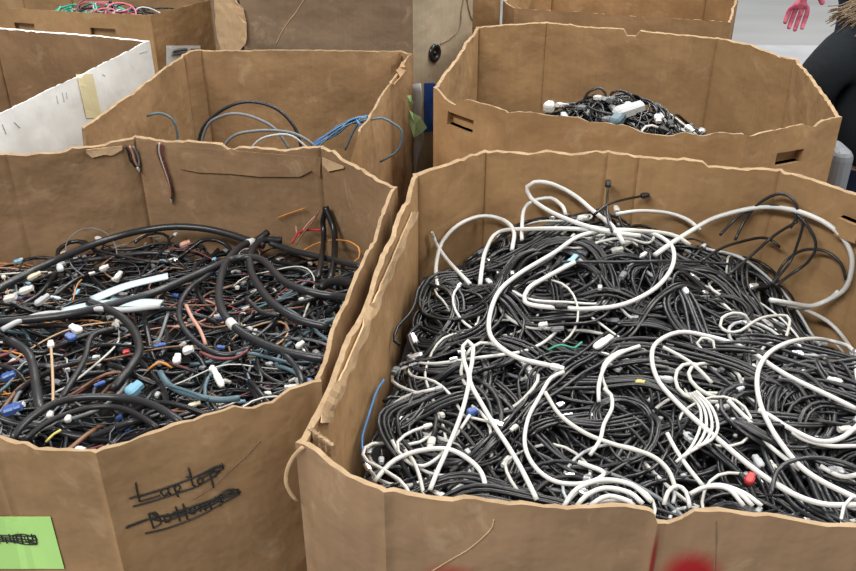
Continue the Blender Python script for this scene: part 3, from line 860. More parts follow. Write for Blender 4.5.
for s in (-1, 1):
    wx = hx if s < 0 else bx_ + .30
    chain(V, E, R, [(bx_ + s * .17, by_, 1.40), (bx_ + s * .24, by_, 1.20), (wx - s * .02, by_ - .02, 1.08)], [.065, .056, .044], 3)
skin('jacket', V, E, R, M['cloth_black'], p2)
V = [(bx_, by_, .93)]; E = []; R = [(.16, .12)]
for s in (-1, 1): chain(V, E, R, [(bx_ + s * .09, by_, .86), (bx_ + s * .10, by_, .50), (bx_ + s * .10, by_, .12)], [.10, .072, .06], 0)
skin('trousers', V, E, R, M['cloth_navy'], p2)
for s in (-1, 1):
    V = [(bx_ + s * .10, by_, .06)]; E = []; R = [(.04, .04)]
    chain(V, E, R, [(bx_ + s * .10, by_ - .07, .045), (bx_ + s * .10, by_ - .18, .035)], [(.042, .035), (.035, .025)], 0)
    skin('shoe', V, E, R, M['cloth_black'], p2)
V = [(hx, hy, hz + .03)]; E = []; R = [.032]
hand(V, E, R, (hx, hy, hz), 0, (-.16, .05, -1), (1, -.3, 0), s=1.30, spread=.10, curl=.35)
M['glove'] = mat('pink_knit_glove', (.58, .16, .22), .8, .2, nscale=30, ncol=(.34, .05, .10))
skin('glove', V, E, R, M['glove'], p2)['label'] = 'pink glove'
#PARTS_END
# ------------------------------------------------------------------ cable heaps
def lump(x, y, s, seed): return noise.noise(Vector((x * s, y * s, seed)))
INB = inset(BB['poly'], .022); INA = inset(BA['poly'], .024); INC = inset(BC['poly'], .03); IND = inset(BD['poly'], .03); INF = inset(BF['poly'], .03)
def g2(x, y, cx, cy, sx, sy): return math.exp(-((x - cx) / sx) ** 2 - ((y - cy) / sy) ** 2)
def hB(x, y):
    z = .80 + .02 * lump(x, y, 5, 1)
    z += .085 * g2(x, y, .34, 1.74, .26, .22) + .03 * g2(x, y, .8, 1.15, .3, .3)
    z -= .022 * g2(x, y, -.05, 1.25, .13, .6) + .07 * g2(x, y, .05, 1.9, .16, .18) + .15 * g2(x, y, .93, 1.62, .24, .18)
    return z
def hA(x, y):
    z = .79 + .018 * lump(x, y, 6, 9)
    z += .05 * g2(x, y, -.3, 1.05, .3, .25) - .055 * max(0, min(1, (y - 1.55) / .4))
    return z
def hC(x, y): return .45 + .03 * lump(x, y, 4, 2)
def hD(x, y): return .60 + .33 * g2(x, y, .52, 2.50, .46, .36) + .02 * lump(x, y, 9, 4)
def hF(x, y): return .80 + .17 * g2(x, y, -1.28, 3.62, .3, .22)

def march(h, inn, px, py, dz=0.0):
    """first point along the sight line that meets the heap (or the box's inner wall)"""
    d = ray(px, py)
    t = (1.06 - CAM_H) / d[2]
    last = CAM + d * t
    while t < 5:
        p = CAM + d * t
        e, _ = edge_dist(inn, p[0], p[1])
        if e < 0 and p[2] < 1.02 and p[1] > inn[0][1] + .3: return t
        if e > -.02 and p[2] < h(p[0], p[1]) + dz: return t
        t += .004
    return t
def trace(pts, h, inn, dz=.012, sm=2, tmax=None):
    """pts: photo points (x, y[, dz]). Depths are smoothed along the cable so it stays a smooth 3-D curve"""
    q = resample([(p[0], p[1], (p[2] if len(p) > 2 else dz) * 1000) for p in pts], 5.0)
    T = np.array([march(h, inn, a, b_, c_ / 1000 + .009) for a, b_, c_ in q])
    k = np.array([1, 2, 3, 4, 3, 2, 1.]); k /= k.sum()
    for _ in range(sm):
        T = np.convolve(np.pad(T, 3, mode='edge'), k, 'valid')
    out = []
    for (a, b_, c_), t in zip(q, T):
        p = CAM + ray(a, b_) * t
        e, nn = edge_dist(inn, p[0], p[1])
        if e < 0: p[0] -= nn[0] * e; p[1] -= nn[1] * e
        out.append(p)
    return np.array(out)

def walk(h, inn, L_, kap, z_off, amp, step=.02, start=None, wig=6.0):
    xs = [p[0] for p in inn]; ys = [p[1] for p in inn]
    for _ in range(60):
        x = rng.uniform(min(xs), max(xs)); y = rng.uniform(min(ys), max(ys))
        if start is not None: x, y = start
        if edge_dist(inn, x, y)[0] > .02 or start is not None: break
    th = rng.uniform(0, 2 * math.pi); n = int(L_ / step)
    ph = rng.uniform(0, 6.28); fz = rng.uniform(8, 22); P = []
    k = kap; s2 = rng.uniform(0, 100)
    for i in range(n):
        e, nn = edge_dist(inn, x, y)
        kk = k + wig * noise.noise(Vector((s2 + i * .09, 0, 0))) * 1.6
        if e < .07:
            a = math.atan2(nn[1], nn[0]); da = (a - th + math.pi) % (2 * math.pi) - math.pi
            kk += np.sign(da) * (22 if e > .03 else 45) * min(1, abs(da) * 1.4)
        th += kk * step
        x += math.cos(th) * step; y += math.sin(th) * step
        if e < .0: x += nn[0] * (-e + .004); y += nn[1] * (-e + .004)
        z = h(x, y) + z_off + amp * math.sin(ph + i * step * fz) + .4 * amp * math.sin(ph * 3 + i * step * fz * 2.3)
        P.append((x, y, z))
    return np.array(P)
def coil(h, inn, c, r, turns, tilt, sq=.8, jit=.012, zo=.01):
    n = int(turns * 26); P = []
    a0 = rng.uniform(0, 6.28); az = rng.uniform(0, 6.28)
    sd = rng.uniform(0, 90)
    for i in range(n):
        a = a0 + i * 2 * math.pi / 26
        rr = r * (1 + .13 * noise.noise(Vector((sd + i * .045, 1, 0)))) + jit * noise.noise(Vector((sd, i * .03, 5)))
        u = rr * math.cos(a); v = rr * sq * math.sin(a)
        x = c[0] + u * math.cos(az) - v * math.sin(az); y = c[1] + u * math.sin(az) + v * math.cos(az)
        e, nn = edge_dist(inn, x, y)
        if e < 0: x -= nn[0] * e; y -= nn[1] * e
        z = h(c[0], c[1]) * .5 + h(x, y) * .5 + zo + tilt * v + jit * noise.noise(Vector((sd + 9, i * .05, 2)))
        P.append((x, y, z))
    return np.array(P)

def zone(inn, x, y):
    xs = [p[0] for p in inn]; ys = [p[1] for p in inn]
    u = (x - min(xs)) / (max(xs) - min(xs)); v = (y - min(ys)) / (max(ys) - min(ys))
    a = ('front', 'middle', 'back')[min(2, int(v * 3))]; b_ = ('left', 'centre', 'right')[min(2, int(u * 3))]
    return (a + ' ' + b_) if (a, b_) != ('middle', 'centre') else 'very middle'

def cable(name, P, r, m, label, cat, group=None, ends=None, sides=7, step=.012, flat=1.0, ribs=0, end_name='plug'):
    V, Fc = tube(resample(P, step), r, sides, flat, ribs=ribs)
    o = mesh_obj(name, V, Fc, m)
    assert len(label.replace('-', ' ').split()) <= 16, label
    tag(o, label, cat, group)
    if ends:
        for (which, mm, size, *lab) in ends:
            a, b_ = (P[0], P[1]) if which == 0 else (P[-1], P[-2])
            T = np.asarray(a) - np.asarray(b_); T = T / (np.linalg.norm(T) + 1e-9)
            c = prism(np.asarray(a) + T * size[0] * .4, T, size, mm, end_name, o)
            if lab: c['label'] = lab[0]
    return o

def mound(name, h, inn, drop, m, n=46):
    xs = [p[0] for p in inn]; ys = [p[1] for p in inn]
    cx, cy = np.mean(xs), np.mean(ys)
    V = [(cx, cy, h(cx, cy) - drop)]; rings = 16; seg = 72; Fc = []
    for k in range(1, rings + 1):
        for j in range(seg):
            a = 2 * math.pi * j / seg
            lo, hi = 0, 2.0
            for _ in range(16):
                mid = (lo + hi) / 2
                if edge_dist(inn, cx + math.cos(a) * mid, cy + math.sin(a) * mid)[0] > 0: lo = mid
                else: hi = mid
            x = cx + math.cos(a) * lo * k / rings; y = cy + math.sin(a) * lo * k / rings
            V.append((x, y, h(x, y) - drop + .012 * lump(x, y, 30, 3)))
    for j in range(seg): Fc.append((0, 1 + j, 1 + (j + 1) % seg))
    for k in range(rings - 1):
        for j in range(seg):
            a = 1 + k * seg + j; b_ = 1 + k * seg + (j + 1) % seg
            Fc.append((a, a + seg, b_ + seg, b_))
    return V, Fc

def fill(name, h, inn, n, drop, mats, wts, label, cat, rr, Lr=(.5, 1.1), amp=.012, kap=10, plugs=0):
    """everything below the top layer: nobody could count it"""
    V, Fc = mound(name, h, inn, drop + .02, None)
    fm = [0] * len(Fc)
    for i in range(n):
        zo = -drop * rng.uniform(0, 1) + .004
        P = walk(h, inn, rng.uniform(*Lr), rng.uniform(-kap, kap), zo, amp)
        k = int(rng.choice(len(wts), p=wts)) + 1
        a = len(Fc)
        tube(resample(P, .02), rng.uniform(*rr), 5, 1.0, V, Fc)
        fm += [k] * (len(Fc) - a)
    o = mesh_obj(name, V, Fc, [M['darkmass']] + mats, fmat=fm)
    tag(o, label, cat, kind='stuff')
    return o

fill('tangled_cable_mass', hB, INB, 420, .05, [M['black'], M['black2'], M['grey'], M['white2']], [.55, .33, .07, .05],
     'dense tangle of black cables filling the near right box below its top layer', 'cables', (.0026, .0040))
fill('tangled_wire_mass', hA, INA, 330, .05, [M['black'], M['black2'], M['dred'], M['brown'], M['grey'], M['slate']], [.48, .27, .07, .06, .07, .05],
     'dense tangle of dark wires filling the front left box below its top layer', 'wires', (.0018, .0045), (.3, .8))

BIG = (.026, .013, .010); SML = (.016, .009, .007)
blk = [M['black'], M['black'], M['black2'], M['black3']]
def rnd(a): return a[int(rng.integers(len(a)))]

def parallel(P, h, inn, j):
    """a neighbour that runs alongside P and drifts apart from it, as the strands of one armful do"""
    a = int(rng.integers(0, len(P) // 4)); b_ = len(P) - int(rng.integers(0, len(P) // 4))
    Q = P[a:b_].copy(); T = np.gradient(Q, axis=0); T /= np.linalg.norm(T, axis=1)[:, None] + 1e-9
    sd = rng.uniform(0, 50); sg = 1 if j % 2 else -1
    for i in range(len(Q)):
        o_ = sg * (.008 * ((j + 1) // 2 + .3) + .022 * noise.noise(Vector((sd + i * .06, 0, 0))))
        Q[i, 0] += -T[i, 1] * o_; Q[i, 1] += T[i, 0] * o_
        e, nn = edge_dist(inn, Q[i, 0], Q[i, 1])
        if e < 0: Q[i, 0] -= nn[0] * e; Q[i, 1] -= nn[1] * e
        Q[i, 2] += .008 * noise.noise(Vector((sd + i * .1, 4, 0)))
    return Q
PW = {'charcoal_cable_jacket': 'black', 'bright_steel': 'metal', 'pale_grey_cable_jacket': 'pale', 'grey_cable_jacket': 'grey', 'off_white_cable_jacket': 'off-white',
      'white_cable_jacket': 'white', 'light_blue_plastic': 'light blue', 'blue_plastic': 'blue', 'cream_plastic': 'cream'}
def plug_words(ends, w_='plug'):
    if not ends: return ''
    cs = sorted(set(PW[e[1].name] for e in ends))
    return ' with ' + ' and '.join(cs) + ' ' + w_ + ('s' if len(ends) > 1 else '')
# black cables of the near right box
Pfam = None
for i in range(215):
    kp = rng.choice([-1, 1]) * rng.uniform(0, 13)
    P = walk(hB, INB, rng.uniform(.55, 1.5), kp, rng.uniform(0, .022), rng.uniform(.006, .018))
    if i % 4 and Pfam is not None and len(Pfam) > 14:
        P, kp = parallel(Pfam, hB, INB, i % 4), kfam
    else: Pfam, kfam = P, kp
    c = P[len(P) // 2]; z_ = zone(INB, c[0], c[1])
    ends = []
    if rng.random() < .75: ends.append((0, rnd([M['black3'], M['steel'], M['pgrey'], M['grey'], M['white2']]), rnd([BIG, SML])))
    if rng.random() < .5: ends.append((1, rnd([M['black3'], M['steel'], M['pgrey'], M['steel'], M['white2']]), rnd([BIG, SML])))
    mb = rnd(blk); rb = rng.uniform(.0026, .0043)
    tone = {'black_cable_jacket': 'black', 'dark_grey_cable_jacket': 'dark grey', 'charcoal_cable_jacket': 'charcoal'}[mb.name]
    cable('black_cable', P, rb, mb, '%s %s %s cable%s, %s, near right box' % ('curled' if abs(kp) > 9 else ('wavy' if abs(kp) > 4 else 'straightish'), 'thick' if rb > .0035 else 'thin', tone, plug_words(ends), z_), 'cable',
          'black cables in the %s of the near right heap' % z_, ends, sides=6, step=.014)
# coiled hanks of black cable
hanks = [((.20, 1.02), .062, 7), ((.33, 1.22), .055, 6), ((.72, 1.0), .07, 7), ((.55, 1.33), .05, 6), ((.02, 1.12), .06, 6), ((.10, 1.45), .05, 6),
         ((.62, 1.6), .06, 5), ((.30, 1.60), .055, 6), ((.84, 1.3), .065, 6), ((.45, .95), .06, 6), ((.18, 1.75), .045, 5)]
for i, (c, r_, n_) in enumerate(hanks):
    P = coil(hB, INB, c, r_, n_, rng.uniform(-.35, .35))
    z_ = zone(INB, c[0], c[1])
    cable('coiled_black_cable', P, .0033, rnd(blk), 'black cable wound into a loose round hank, %s of the near right heap' % z_, 'cable',
          'black cable hanks in the %s of the near right heap' % z_, [(0, M['steel'], SML)], sides=6, step=.014)
# white and pale short lengths
for i in range(50):
    P = walk(hB, INB, rng.uniform(.18, .6), rng.choice([-1, 1]) * rng.uniform(2, 18), rng.uniform(.008, .024), rng.uniform(.006, .016))
    c = P[len(P) // 2]; z_ = zone(INB, c[0], c[1])
    ends = [(0, rnd([M['steel'], M['white'], M['pgrey']]), rnd([BIG, SML]))]
    mm, wd = rnd([(M['white'], 'white'), (M['white2'], 'off-white'), (M['white'], 'white'), (M['pgrey'], 'pale grey')])
    cable('white_cable' if wd != 'pale grey' else 'grey_cable', P, rng.uniform(.0024, .0036), mm, 'short %s cable%s, %s of the near right heap' % (wd, plug_words(ends), z_), 'cable',
          '%s cables in the %s of the near right heap' % (wd, z_), ends, sides=6, step=.012)

# the big loops one can point at
def tb(label, pts, r=.0042, m='white', dz=.022, ends=None, name=None, group=None, sides=8):
    P = trace(pts, hB, INB, dz)
    return cable(name or ('white_coaxial_cable' if m.startswith('white') else 'black_cable'), P, r, M[m], label, 'cable', group, ends, sides=sides, step=.01)
tb('thick white cable looping twice around the upper middle of the cable heap',
   [(551, 366), (516, 357), (493, 340), (489, 320), (498, 293), (519, 274), (554, 253), (580, 236), (615, 230), (650, 233), (670, 244), (674, 259), (667, 276), (650, 292), (621, 305), (586, 309), (545, 307), (525, 302), (528, 289), (545, 278), (575, 262)], .0047, dz=.03,
   ends=[(0, M['white'], BIG)])
tb('white cable standing in a leaning oval loop against the back wall of the cable box',
   [(624, 244), (612, 226), (592, 210), (574, 195), (551, 183), (534, 181), (527, 186), (531, 198), (551, 212), (580, 224), (609, 232), (640, 236)], .0050, dz=.04)
tb('small white cable arch under the leaning oval loop', [(522, 240), (522, 227), (524, 210), (534, 200), (551, 198), (563, 207), (566, 215)], .0045, dz=.03)
tb('white cable arching over the back left corner of the cable heap', [(438, 290), (436, 265), (444, 238), (461, 222), (485, 216), (505, 221), (514, 232), (512, 250)], .0048, dz=.03)
tb('stiff white cable end leaning against the left back wall', [(430, 235), (438, 247), (449, 262), (470, 284)], .0044, dz=.03, ends=[(0, M['white2'], SML)])
tb('white cable bending from the back left down into the heap', [(480, 285), (482, 268), (486, 250), (499, 232), (534, 229), (575, 229), (610, 232)], .0048, dz=.03)
tb('thick pale cable running level across the back of the heap', [(600, 232), (640, 231), (672, 235), (690, 245)], .0048, m='white2', dz=.035)
tb('white cable arc behind the heap peak, low against the back wall', [(616, 214), (640, 211), (668, 213), (688, 220), (700, 230)], .0044, m='white', dz=.04)
tb('biggest white cable loop, sweeping up over the back right corner',
   [(655, 255), (672, 243), (688, 233), (710, 220), (737, 211), (766, 207), (795, 210), (823, 221), (841, 234), (852, 252), (852, 272), (846, 288), (832, 298), (812, 306), (789, 303), (770, 300)], .0055, dz=.035)
tb('white cable curve with a free end near the back right wall', [(841, 289), (832, 297), (822, 302), (806, 307), (790, 306), (775, 302)], .0044, dz=.03)
tb('long white cable running from the middle right heap to the far lower right corner',
   [(856, 409), (836, 399), (817, 390), (792, 378), (772, 366), (752, 352), (729, 342), (707, 336), (684, 332), (667, 336), (654, 346), (652, 361), (657, 378), (667, 392), (690, 415), (719, 440), (754, 469), (789, 492), (823, 504), (860, 505)], .0043, dz=.028)
tb('white cable forming the round loop at the right edge of the heap',
   [(868, 372), (858, 358), (849, 347), (827, 340), (807, 339), (787, 343), (769, 353), (759, 368), (757, 386), (761, 406), (769, 424), (780, 442), (800, 466), (823, 482), (860, 500)], .0043, dz=.032)
tb('white cable hooked across the inside of the right loop', [(758, 410), (770, 416), (789, 428), (818, 441), (841, 438), (862, 422)], .0042, dz=.026)
tb('white cable crossing behind the right loop towards the right wall', [(802, 308), (827, 321), (844, 338), (853, 356), (858, 380)], .0046, dz=.024)
tb('white cable folded into a narrow upright hairpin at the front left of the heap',
   [(430, 490), (438, 470), (447, 450), (458, 423), (465, 401), (469, 378), (464, 361), (463, 346), (468, 341), (473, 346), (472, 363), (470, 381), (483, 406), (496, 428), (508, 446), (522, 470), (537, 500)], .0040, dz=.030)
tb('white cable arching along the front left rim of the heap', [(374, 482), (384, 470), (395, 460), (418, 451), (447, 449), (468, 459), (482, 474), (487, 497)], .0040, dz=.026)
tb('thin white cable twisting down beside the hairpin', [(392, 440), (398, 452), (410, 463), (424, 466), (441, 455), (456, 435), (470, 415)], .0032, dz=.02)
tb('thin white cable dropping to the front rim under the hairpin', [(405, 450), (414, 462), (420, 478), (424, 496)], .0032, m='white2', dz=.02)
tb('white cable cupping the round black hank at the front', [(578, 462), (604, 473), (586, 483), (557, 482), (536, 468), (525, 446), (528, 419), (540, 396), (551, 378), (564, 372)], .0036, dz=.024)
tb('short white cable bending beside the middle of the heap', [(599, 402), (599, 384), (606, 365), (621, 353), (640, 346)], .0038, dz=.024)
tb('white cable kinked vertically below the middle of the heap', [(604, 388), (611, 395), (612, 408), (604, 424), (600, 440), (590, 455)], .0034, dz=.024)
tb('long white cable slanting under the middle towards the front wall', [(545, 392), (560, 415), (585, 433), (613, 444), (650, 455), (668, 470), (676, 490)], .0036, m='white2', dz=.022)
for j in range(3):
    tb('white cable in nested arcs against the front rim left of the dent', [(564 + 13 * j, 506), (577 + 10 * j, 489 + 6 * j), (603 + 3 * j, 480 + 8 * j), (632 - 2 * j, 485 + 8 * j), (652 - 9 * j, 502 + 2 * j)], .0038, dz=.03,
       group='nested white arcs at the front rim')
for j in range(4):
    tb('white strand of the combed bundle right of centre', [(676 + 7 * j, 462 - 5 * j), (690 + 7 * j, 449 - 3 * j), (700 + 6 * j, 428), (700 + 4 * j, 408), (690 + 2 * j, 394 - j)], .0026, dz=.026 + .003 * j,
       group='combed white strands right of centre')
for j in range(3):
    tb('white strand arched over the front rim right of the dent', [(690 + 6 * j, 494 - 3 * j), (706 + 7 * j, 487 - 1 * j), (728 + 8 * j, 489 + 2 * j), (744 + 9 * j, 506)], .0034, dz=.03,
       group='white strands at the dented front rim')
tb('short white cable arch just left of the rim dent', [(664, 505), (668, 492), (677, 486), (686, 492), (690, 508)], .0034, dz=.02)
tb('white cable slanting down behind the fanned arcs', [(667, 433), (676, 450), (690, 470), (703, 486)], .0034, dz=.02)
tb('pale cable lying in a small oval above the centre right', [(749, 321), (745, 315), (733, 313), (722, 318), (720, 326), (728, 332), (740, 331), (752, 323), (765, 317), (787, 316), (789, 326), (784, 343)], .0030, m='white2', dz=.026)
tb('small pale square-bent loop right of centre', [(712, 352), (702, 350), (697, 343), (702, 338), (713, 341), (715, 350), (710, 356)], .0028, m='white2', dz=.026)
tb('straight white cable length slanting right of centre', [(728, 400), (741, 413), (756, 428), (770, 446), (800, 470)], .0036, dz=.02)
tb('white cable bent short above the big lower loop', [(663, 347), (680, 356), (695, 366), (712, 383)], .0034, m='white2', dz=.022)
tb('white cable hump at the lower right edge', [(792, 432), (805, 440), (830, 446), (856, 446)], .0034, dz=.02)
tb('flat white cable end at the lower right by the rim', [(820, 466), (835, 474), (846, 477), (860, 474)], .0040, dz=.02)
tb('black cable rising in a tall arc at the back right corner', [(735, 240), (748, 215), (764, 200), (782, 193), (796, 199), (799, 214), (790, 228)], .0036, m='black2', dz=.04)
tb('second black cable arc nested behind the big white loop', [(720, 235), (742, 214), (768, 205), (795, 212), (812, 230), (818, 246), (808, 262), (790, 275), (775, 286)], .0034, m='black2', dz=.035)
tb('black cable loop hanging low beside the right back wall', [(772, 284), (785, 262), (803, 250), (825, 250), (842, 262), (846, 280)], .0034, m='black2', dz=.03)
tb('dark grey cable slanting through the back right gap', [(728, 275), (752, 255), (775, 235), (800, 220)], .0034, m='black2', dz=.04)
tb('black cable dropping straight down the back right gap', [(806, 217), (800, 238), (790, 262), (772, 284)], .0032, m='black2', dz=.04)
tb('black cable arching in front of the back right gap', [(700, 262), (722, 248), (748, 240), (766, 238), (782, 246)], .0034, m='black', dz=.04)
for lab, pts in [('black cable end with a plug standing upright over the heap peak', [(612, 232), (608, 220), (607, 206), (608, 186)]),
                 ('black cable end with a plug pointing right over the heap peak', [(595, 214), (607, 205), (622, 200), (642, 196)])]:
    tb(lab, pts, .0030, m='black', dz=.06, ends=[(1, M['black3'], (.022, .014, .012), 'black plug')])
tb('black cable draped in a wide arc along the front right rim', [(770, 496), (778, 470), (795, 460), (820, 458), (845, 463), (860, 470)], .0036, m='black2', dz=.035)
tb('dark cable crossing level over the heap below the top white loop', [(560, 262), (620, 262), (680, 261), (729, 264)], .0030, m='black2', dz=.03)
tb('black cable climbing the left wall beside the heap', [(400, 345), (392, 335), (412, 310), (418, 290), (425, 280)], .0032, m='black', dz=.02)
tb('blue cable lying down the left wall of the cable box', [(364, 462), (362, 440), (368, 415), (376, 392), (384, 380)], .0026, m='bluecab', dz=.01, name='blue_cable')
tb('thin green wire caught above the middle of the heap', [(548, 350), (560, 345), (575, 348), (582, 342)], .0022, m='green', dz=.03, name='green_wire')

def bit(name, px, py, size, m, label, ang=0, h=hB, inn=INB, dz=.035, cat='connector'):
    t = march(h, inn, px, py, dz); p = CAM + ray(px, py) * t
    T = np.array([math.cos(ang), math.sin(ang), .25])
    V = []
    o = prism(p, T, size, m, name, None); tag(o, label, cat); return o
bit('cable_plug', 472, 412, (.018, .015, .013), M['blue'], 'blue plug sitting on the hairpin of white cable', .3)
bit('cable_plug', 750, 479, (.02, .014, .012), M['red'], 'red plug near the front rim of the cable box', 1.0)
bit('cable_plug', 640, 382, (.018, .010, .008), M['yellow'], 'small yellow plug right of the middle of the heap', -.5)
bit('cable_plug', 543, 325, (.018, .012, .010), M['white'], 'white square plug under the double white loop', .1)
bit('connector_block', 603, 342, (.045, .016, .008), M['white'], 'pale slanting connector in the middle of the heap', .6)
bit('connector_block', 570, 262, (.05, .014, .006), M['lblue'], 'pale blue connector under the top white loop', .9)

# ------------------------------------------------------------------ front left box contents
WC = [('black', .42), ('black2', .17), ('grey', .06), ('dred', .07), ('brown', .07), ('tan', .04), ('copper', .05), ('white2', .04), ('red', .025), ('orange', .02), ('slate', .035)]
WN = {'black': 'black', 'black2': 'dark grey', 'grey': 'grey', 'dred': 'dark red', 'brown': 'brown', 'tan': 'tan', 'copper': 'pinkish', 'white2': 'off-white', 'red': 'red', 'orange': 'orange', 'slate': 'slate blue'}
pw = np.array([p for _, p in WC]); pw /= pw.sum()
for i in range(250):
    k = WC[int(rng.choice(len(WC), p=pw))][0]
    thick = k in ('black', 'black2', 'slate') and rng.random() < .33
    r_ = rng.uniform(.0035, .0062) if thick else rng.uniform(.0013, .0024)
    P = walk(hA, INA, rng.uniform(.35, .9) if thick else rng.uniform(.15, .5), rng.choice([-1, 1]) * rng.uniform(0, 10 if thick else 22),
             rng.uniform(0, .02), rng.uniform(.006, .014))
    c = P[len(P) // 2]; z_ = zone(INA, c[0], c[1])
    ends = []
    if not thick or rng.random() < .5:
        ends.append((0, rnd([M['white'], M['white'], M['pgrey'], M['black3'], M['white2'], M['white2'], M['pgrey'], M['grey'], M['cream'], M['lblue'], M['blue']]), rnd([(.018, .013, .009), (.014, .009, .007), (.022, .009, .006)])))
        if rng.random() < .3: ends.append((1, rnd([M['white2'], M['black3'], M['grey'], M['blue'], M['steel']]), (.016, .010, .007)))
    nm = 'wiring_harness' if thick else 'wire'
    lab = ('%s sleeved harness%s, %s of the wiring box' if thick else 'thin %s wire%s, %s of the wiring box') % (WN[k], plug_words(ends[:1], 'connector'), z_)
    cable(nm, P, r_, M[k], lab, 'harness' if thick else 'wire', '%s %s in the %s of the front left heap' % (WN[k], 'harnesses' if thick else 'wires', z_), ends,
          sides=6, step=.013, end_name='connector')

def ta(label, pts, r=.009, m='black2', dz=.03, ends=None, name='corrugated_loom', group=None, cat='harness', sides=10, bands=None):
    P = trace(pts, hA, INA, dz)
    ribs = 1 if r > .006 else 0
    o = cable(name, P, r, M[m], label, cat, group, ends, sides=sides, step=.006 if ribs else .01, ribs=ribs)
    for (f, col, bl) in (bands or []):
        Q = resample(P, .006); i = int(f * (len(Q) - 5))
        V, Fc = tube(Q[i:i + 4], r * 1.18, 10)
        b_ = mesh_obj('tape_band', V, Fc, M[col], o); b_['label'] = bl
    return o
ta('long thick black loom arching along the back of the front left heap', [(-20, 300), (0, 288), (30, 272), (65, 256), (100, 242), (135, 232), (170, 227), (200, 228), (225, 233), (250, 241), (264, 246)], .0085, dz=.04)
ta('thick black loom crossing from the left edge to the right wall', [(-20, 325), (0, 322), (60, 316), (110, 305), (155, 292), (195, 275), (225, 262), (240, 258), (262, 260), (285, 282), (315, 293), (345, 297), (358, 297)], .0082, dz=.035)
ta('thick black loom curving down the middle of the front left heap', [(268, 232), (257, 240), (240, 247), (225, 265), (219, 290), (222, 310), (235, 327), (255, 340), (280, 350), (310, 357), (326, 359)], .0082, dz=.04, bands=[(.07, 'white', 'white tape band'), (.72, 'white', 'white tape band')])
ta('thick black loom curving inside the long curved loom on the right', [(282, 240), (262, 241), (251, 252), (251, 270), (260, 288), (275, 305), (300, 320), (328, 327)], .0082, dz=.035)
ta('black loom running straight to the right wall below the back corner', [(270, 243), (290, 250), (315, 256), (342, 262), (366, 267)], .0068, dz=.03)
ta('dark loom bowed in the centre of the front left heap', [(228, 258), (208, 275), (190, 288), (180, 305), (182, 325), (200, 345), (225, 355), (250, 348)], .0055, dz=.028)
ta('front-most dark loom arching along the front rim', [(12, 440), (22, 426), (40, 411), (62, 401), (87, 397), (120, 398), (145, 402), (165, 411), (182, 423)], .0062, dz=.04)
ta('second dark loom arching just under the front-most one', [(25, 440), (45, 424), (70, 413), (95, 407), (120, 408), (140, 416), (158, 428)], .0050, m='black3', dz=.03)
ta('stubby black sleeve standing near the left edge', [(10, 340), (25, 350), (32, 362), (36, 385), (40, 412)], .0080, dz=.03, m='black2')
ta('thick black sleeve bowing right in the left half of the heap', [(88, 302), (100, 306), (120, 316), (135, 333), (139, 351), (130, 368), (112, 390)], .0078, m='black3', dz=.035)
ta('black sleeve falling left across the heap', [(115, 328), (92, 336), (85, 358), (73, 380), (60, 400)], .0058, m='black3', dz=.035)
ta('black sleeve sweeping left from the centre', [(118, 330), (90, 334), (65, 343), (45, 352), (25, 350), (5, 340)], .0055, m='black', dz=.03)
ta('slate blue loom along the front right of the heap', [(160, 372), (168, 384), (182, 392), (200, 397), (222, 400), (240, 398)], .0055, m='slate', dz=.03)
ta('dark loom ending at the front right rim', [(282, 352), (292, 362), (300, 375), (303, 388)], .0058, dz=.03)
ta('dark loom laid along the right side near the wall', [(246, 298), (262, 312), (280, 315)], .005, dz=.03)
ta('thick grey hose at the right of the heap', [(318, 290), (328, 283), (342, 281), (356, 285)], .0095, m='black3', dz=.02, name='black_hose')
ta('pale grey flat cable across the left of the heap', [(2, 330), (20, 321), (45, 314), (70, 313), (95, 309), (125, 310), (160, 306)], .0058, m='pgrey', dz=.035, name='flat_cable')
ta('thin grey wire looping up before the back wall', [(84, 276), (72, 266), (66, 250), (68, 240), (78, 231), (92, 228), (106, 233), (115, 245), (117, 256)], .0014, m='grey', dz=.03, name='wire', cat='wire')
ta('dark wire end pointing up at the back left', [(80, 243), (97, 250), (120, 256), (150, 262)], .003, m='black3', dz=.03)
ta('yellow wire arching by the right wall', [(304, 250), (318, 243), (335, 240), (350, 242), (359, 249), (359, 258), (351, 263)], .0018, m='orange', dz=.035, name='wire', cat='wire')
ta('orange wire leaning at the back right corner', [(277, 218), (290, 213), (306, 207)], .0018, m='orange', dz=.05, name='wire', cat='wire')
ta('red wire bent near the black bundle', [(292, 243), (298, 233), (306, 230), (324, 230)], .003, m='red', dz=.05, name='wire', cat='wire')
ta('second red wire under the bent one', [(296, 226), (298, 236), (306, 226), (316, 215)], .0022, m='copper', dz=.05, name='wire', cat='wire')
ta('black bundle standing in the back right corner', [(330, 280), (334, 262), (335, 238), (332, 222), (326, 207)], .0075, m='black', dz=.04, name='cable_bundle')
ta('second black bundle leaning in the back right corner', [(318, 278), (322, 256), (324, 236), (323, 220), (329, 207)], .0065, m='black', dz=.04, name='cable_bundle')
ta('brown wire rising towards the back right corner', [(296, 244), (304, 232), (314, 220), (320, 209)], .0022, m='brown', dz=.05, name='wire', cat='wire')
ta('tan wires standing upright left of the middle', [(53, 405), (53, 385), (52, 362), (51, 347)], .0026, m='tan', dz=.03, name='wire', cat='wire', ends=[(1, M['white'], (.016, .012, .009), 'white connector')])
ta('pinkish wire bunch right of the middle', [(186, 305), (192, 318), (200, 330), (206, 345)], .0035, m='copper', dz=.035, name='wire', cat='wire')
ta('dark red cable along the lower right', [(200, 352), (215, 358), (235, 358), (248, 350)], .003, m='dred', dz=.03, name='wire', cat='wire')
ta('tan wires crossing beside the white connectors', [(148, 370), (160, 362), (172, 368)], .0024, m='orange', dz=.03, name='wire', cat='wire')
